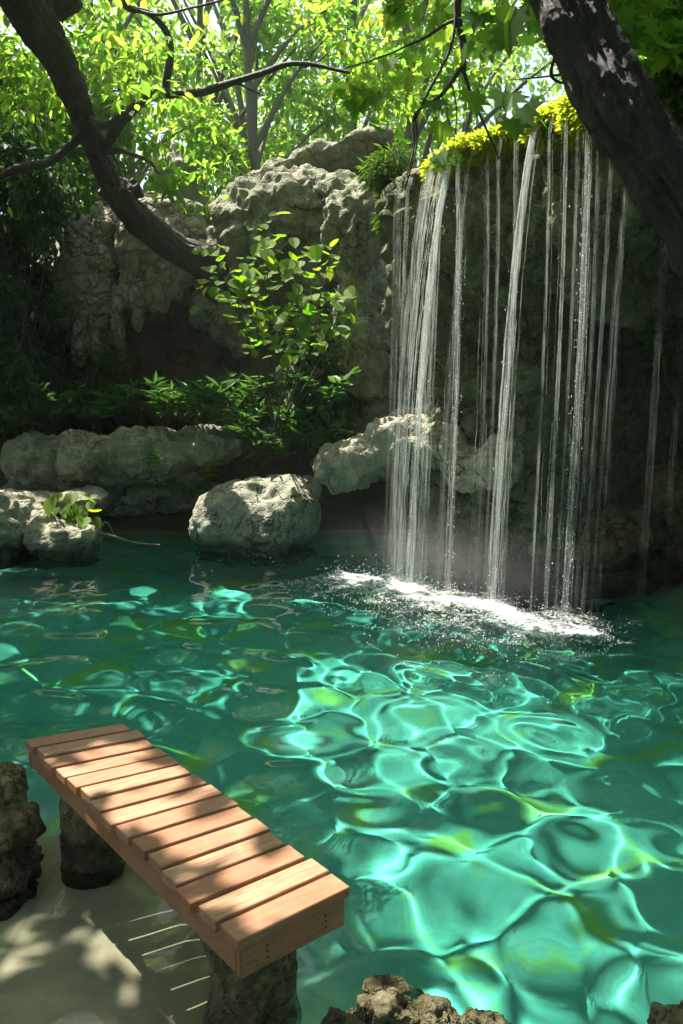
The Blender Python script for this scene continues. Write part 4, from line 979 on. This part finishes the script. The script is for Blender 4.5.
rosette('tufted plant with drooping leaves directly over the boulder top', P(262, 460, 8.75), 10, 14, .36, .2, T_LANCE, M['leaf_fern'], spread=1.0)
# plant with heart leaves on the left stones
hb = P(75, 525, 8.0)
hp_ = thing('heart_leaf_plant', hb, 'small sunlit plant with yellow green heart shaped leaves on the left stones', 'plant')
hpts = np.array([P(a, b_, rng.uniform(7.85, 8.15)) for a, b_ in ((52, 500), (62, 497), (72, 495), (82, 496), (92, 502), (95, 512), (88, 510), (78, 506), (66, 506), (56, 508), (84, 518), (92, 520), (74, 515), (88, 526))])
tubes('stem', [(catmull([hb, (hb + q_) / 2 + np.array([0, 0, .03]), q_], 10), np.linspace(.005, .002, 10)) for q_ in hpts], M['stem'], hp_, 5)
V, F = leaf_mesh(T_HEART, hpts, np.tile([[.2, -.8, -.5]], (len(hpts), 1)), rng.uniform(.13, .18, len(hpts)), up=np.array([0, -.5, 1.]), jitter=.35)
mk('foliage', V, F, M['leaf_lime'], hp_, False)
# dry root
rtp = P(100, 530, 7.85)
droot = [(catmull([P(97, 533, 7.85), P(112, 536, 7.8), P(135, 543, 7.75), P(160, 545, 7.7)], 24), np.linspace(.02, .006, 24)),
         (catmull([P(100, 532, 7.85), P(101, 542, 7.82), P(104, 552, 7.8)], 12), np.linspace(.014, .006, 12)),
         (catmull([P(99, 532, 7.85), P(105, 522, 7.85), P(111, 528, 7.83), P(114, 538, 7.8)], 14), np.linspace(.012, .005, 14))]
tag(tubes('dry_root', droot, M['bark_far'], None, 8), 'dry pale root reaching from the left stones into the water', 'root')

# ------------------------------------------------------------------ the sunlit air
bm = bmesh.new(); bmesh.ops.create_cube(bm, size=1); me = bpy.data.meshes.new('haze'); bm.to_mesh(me); bm.free()
m, nt, out = newmat('humid_air'); v = nt.nodes.new('ShaderNodeVolumePrincipled'); v.inputs['Color'].default_value = (.82, 1.0, .88, 1)  # green light from the canopy put into the haze colour
v.inputs['Density'].default_value = .0017; v.inputs['Anisotropy'].default_value = .45; nt.links.new(v.outputs[0], out.inputs['Volume'])
hz = kind(link('haze', me, m), 'stuff'); hz.scale = (160, 160, 22); hz.location = (0, 48, 8.3)

# fine spray hanging over the splash, thinning outwards
bm = bmesh.new(); bmesh.ops.create_icosphere(bm, subdivisions=4, radius=1.0)
me = bpy.data.meshes.new('mist'); bm.to_mesh(me); bm.free()
mo = kind(bpy.data.objects.new('mist', me), 'stuff'); COL.objects.link(mo)
pm = fall_xy(L * .5, -.3); mo.location = (pm[0], pm[1], .50); mo.scale = (1.75, .62, .46); mo.rotation_euler = (0, 0, math.atan2(FD[1], FD[0]))
m, nt, out = newmat('fine_spray'); n = N(nt); v = n('VolumePrincipled'); v.inputs['Color'].default_value = (.95, 1.0, .97, 1)
tcm = n('TexCoord'); ln = n('VectorMath', operation='LENGTH'); 
mpm = n('Mapping'); mpm.inputs['Location'].default_value = (0, 0, .45); n.l(tcm.outputs['Object'], mpm.inputs[0]); n.l(mpm.outputs[0], ln.inputs[0])
dn_ = n.math('MAXIMUM', n.math('SUBTRACT', 1.0, n.math('MULTIPLY', ln.outputs['Value'], 1.0)), 0.0)
dn_ = n.math('MULTIPLY', n.math('MULTIPLY', dn_, dn_), n.math('MULTIPLY', n.tex(4, 3, .6).outputs[0], .7))
n.l(dn_, v.inputs['Density']); n.l(v.outputs[0], out.inputs['Volume']); me.materials.append(m)

rows = [(rng.uniform(-35, 50), rng.uniform(215, 310), rng.uniform(10.3, 11.2), rng.uniform(20, 30)) for k in range(26)]
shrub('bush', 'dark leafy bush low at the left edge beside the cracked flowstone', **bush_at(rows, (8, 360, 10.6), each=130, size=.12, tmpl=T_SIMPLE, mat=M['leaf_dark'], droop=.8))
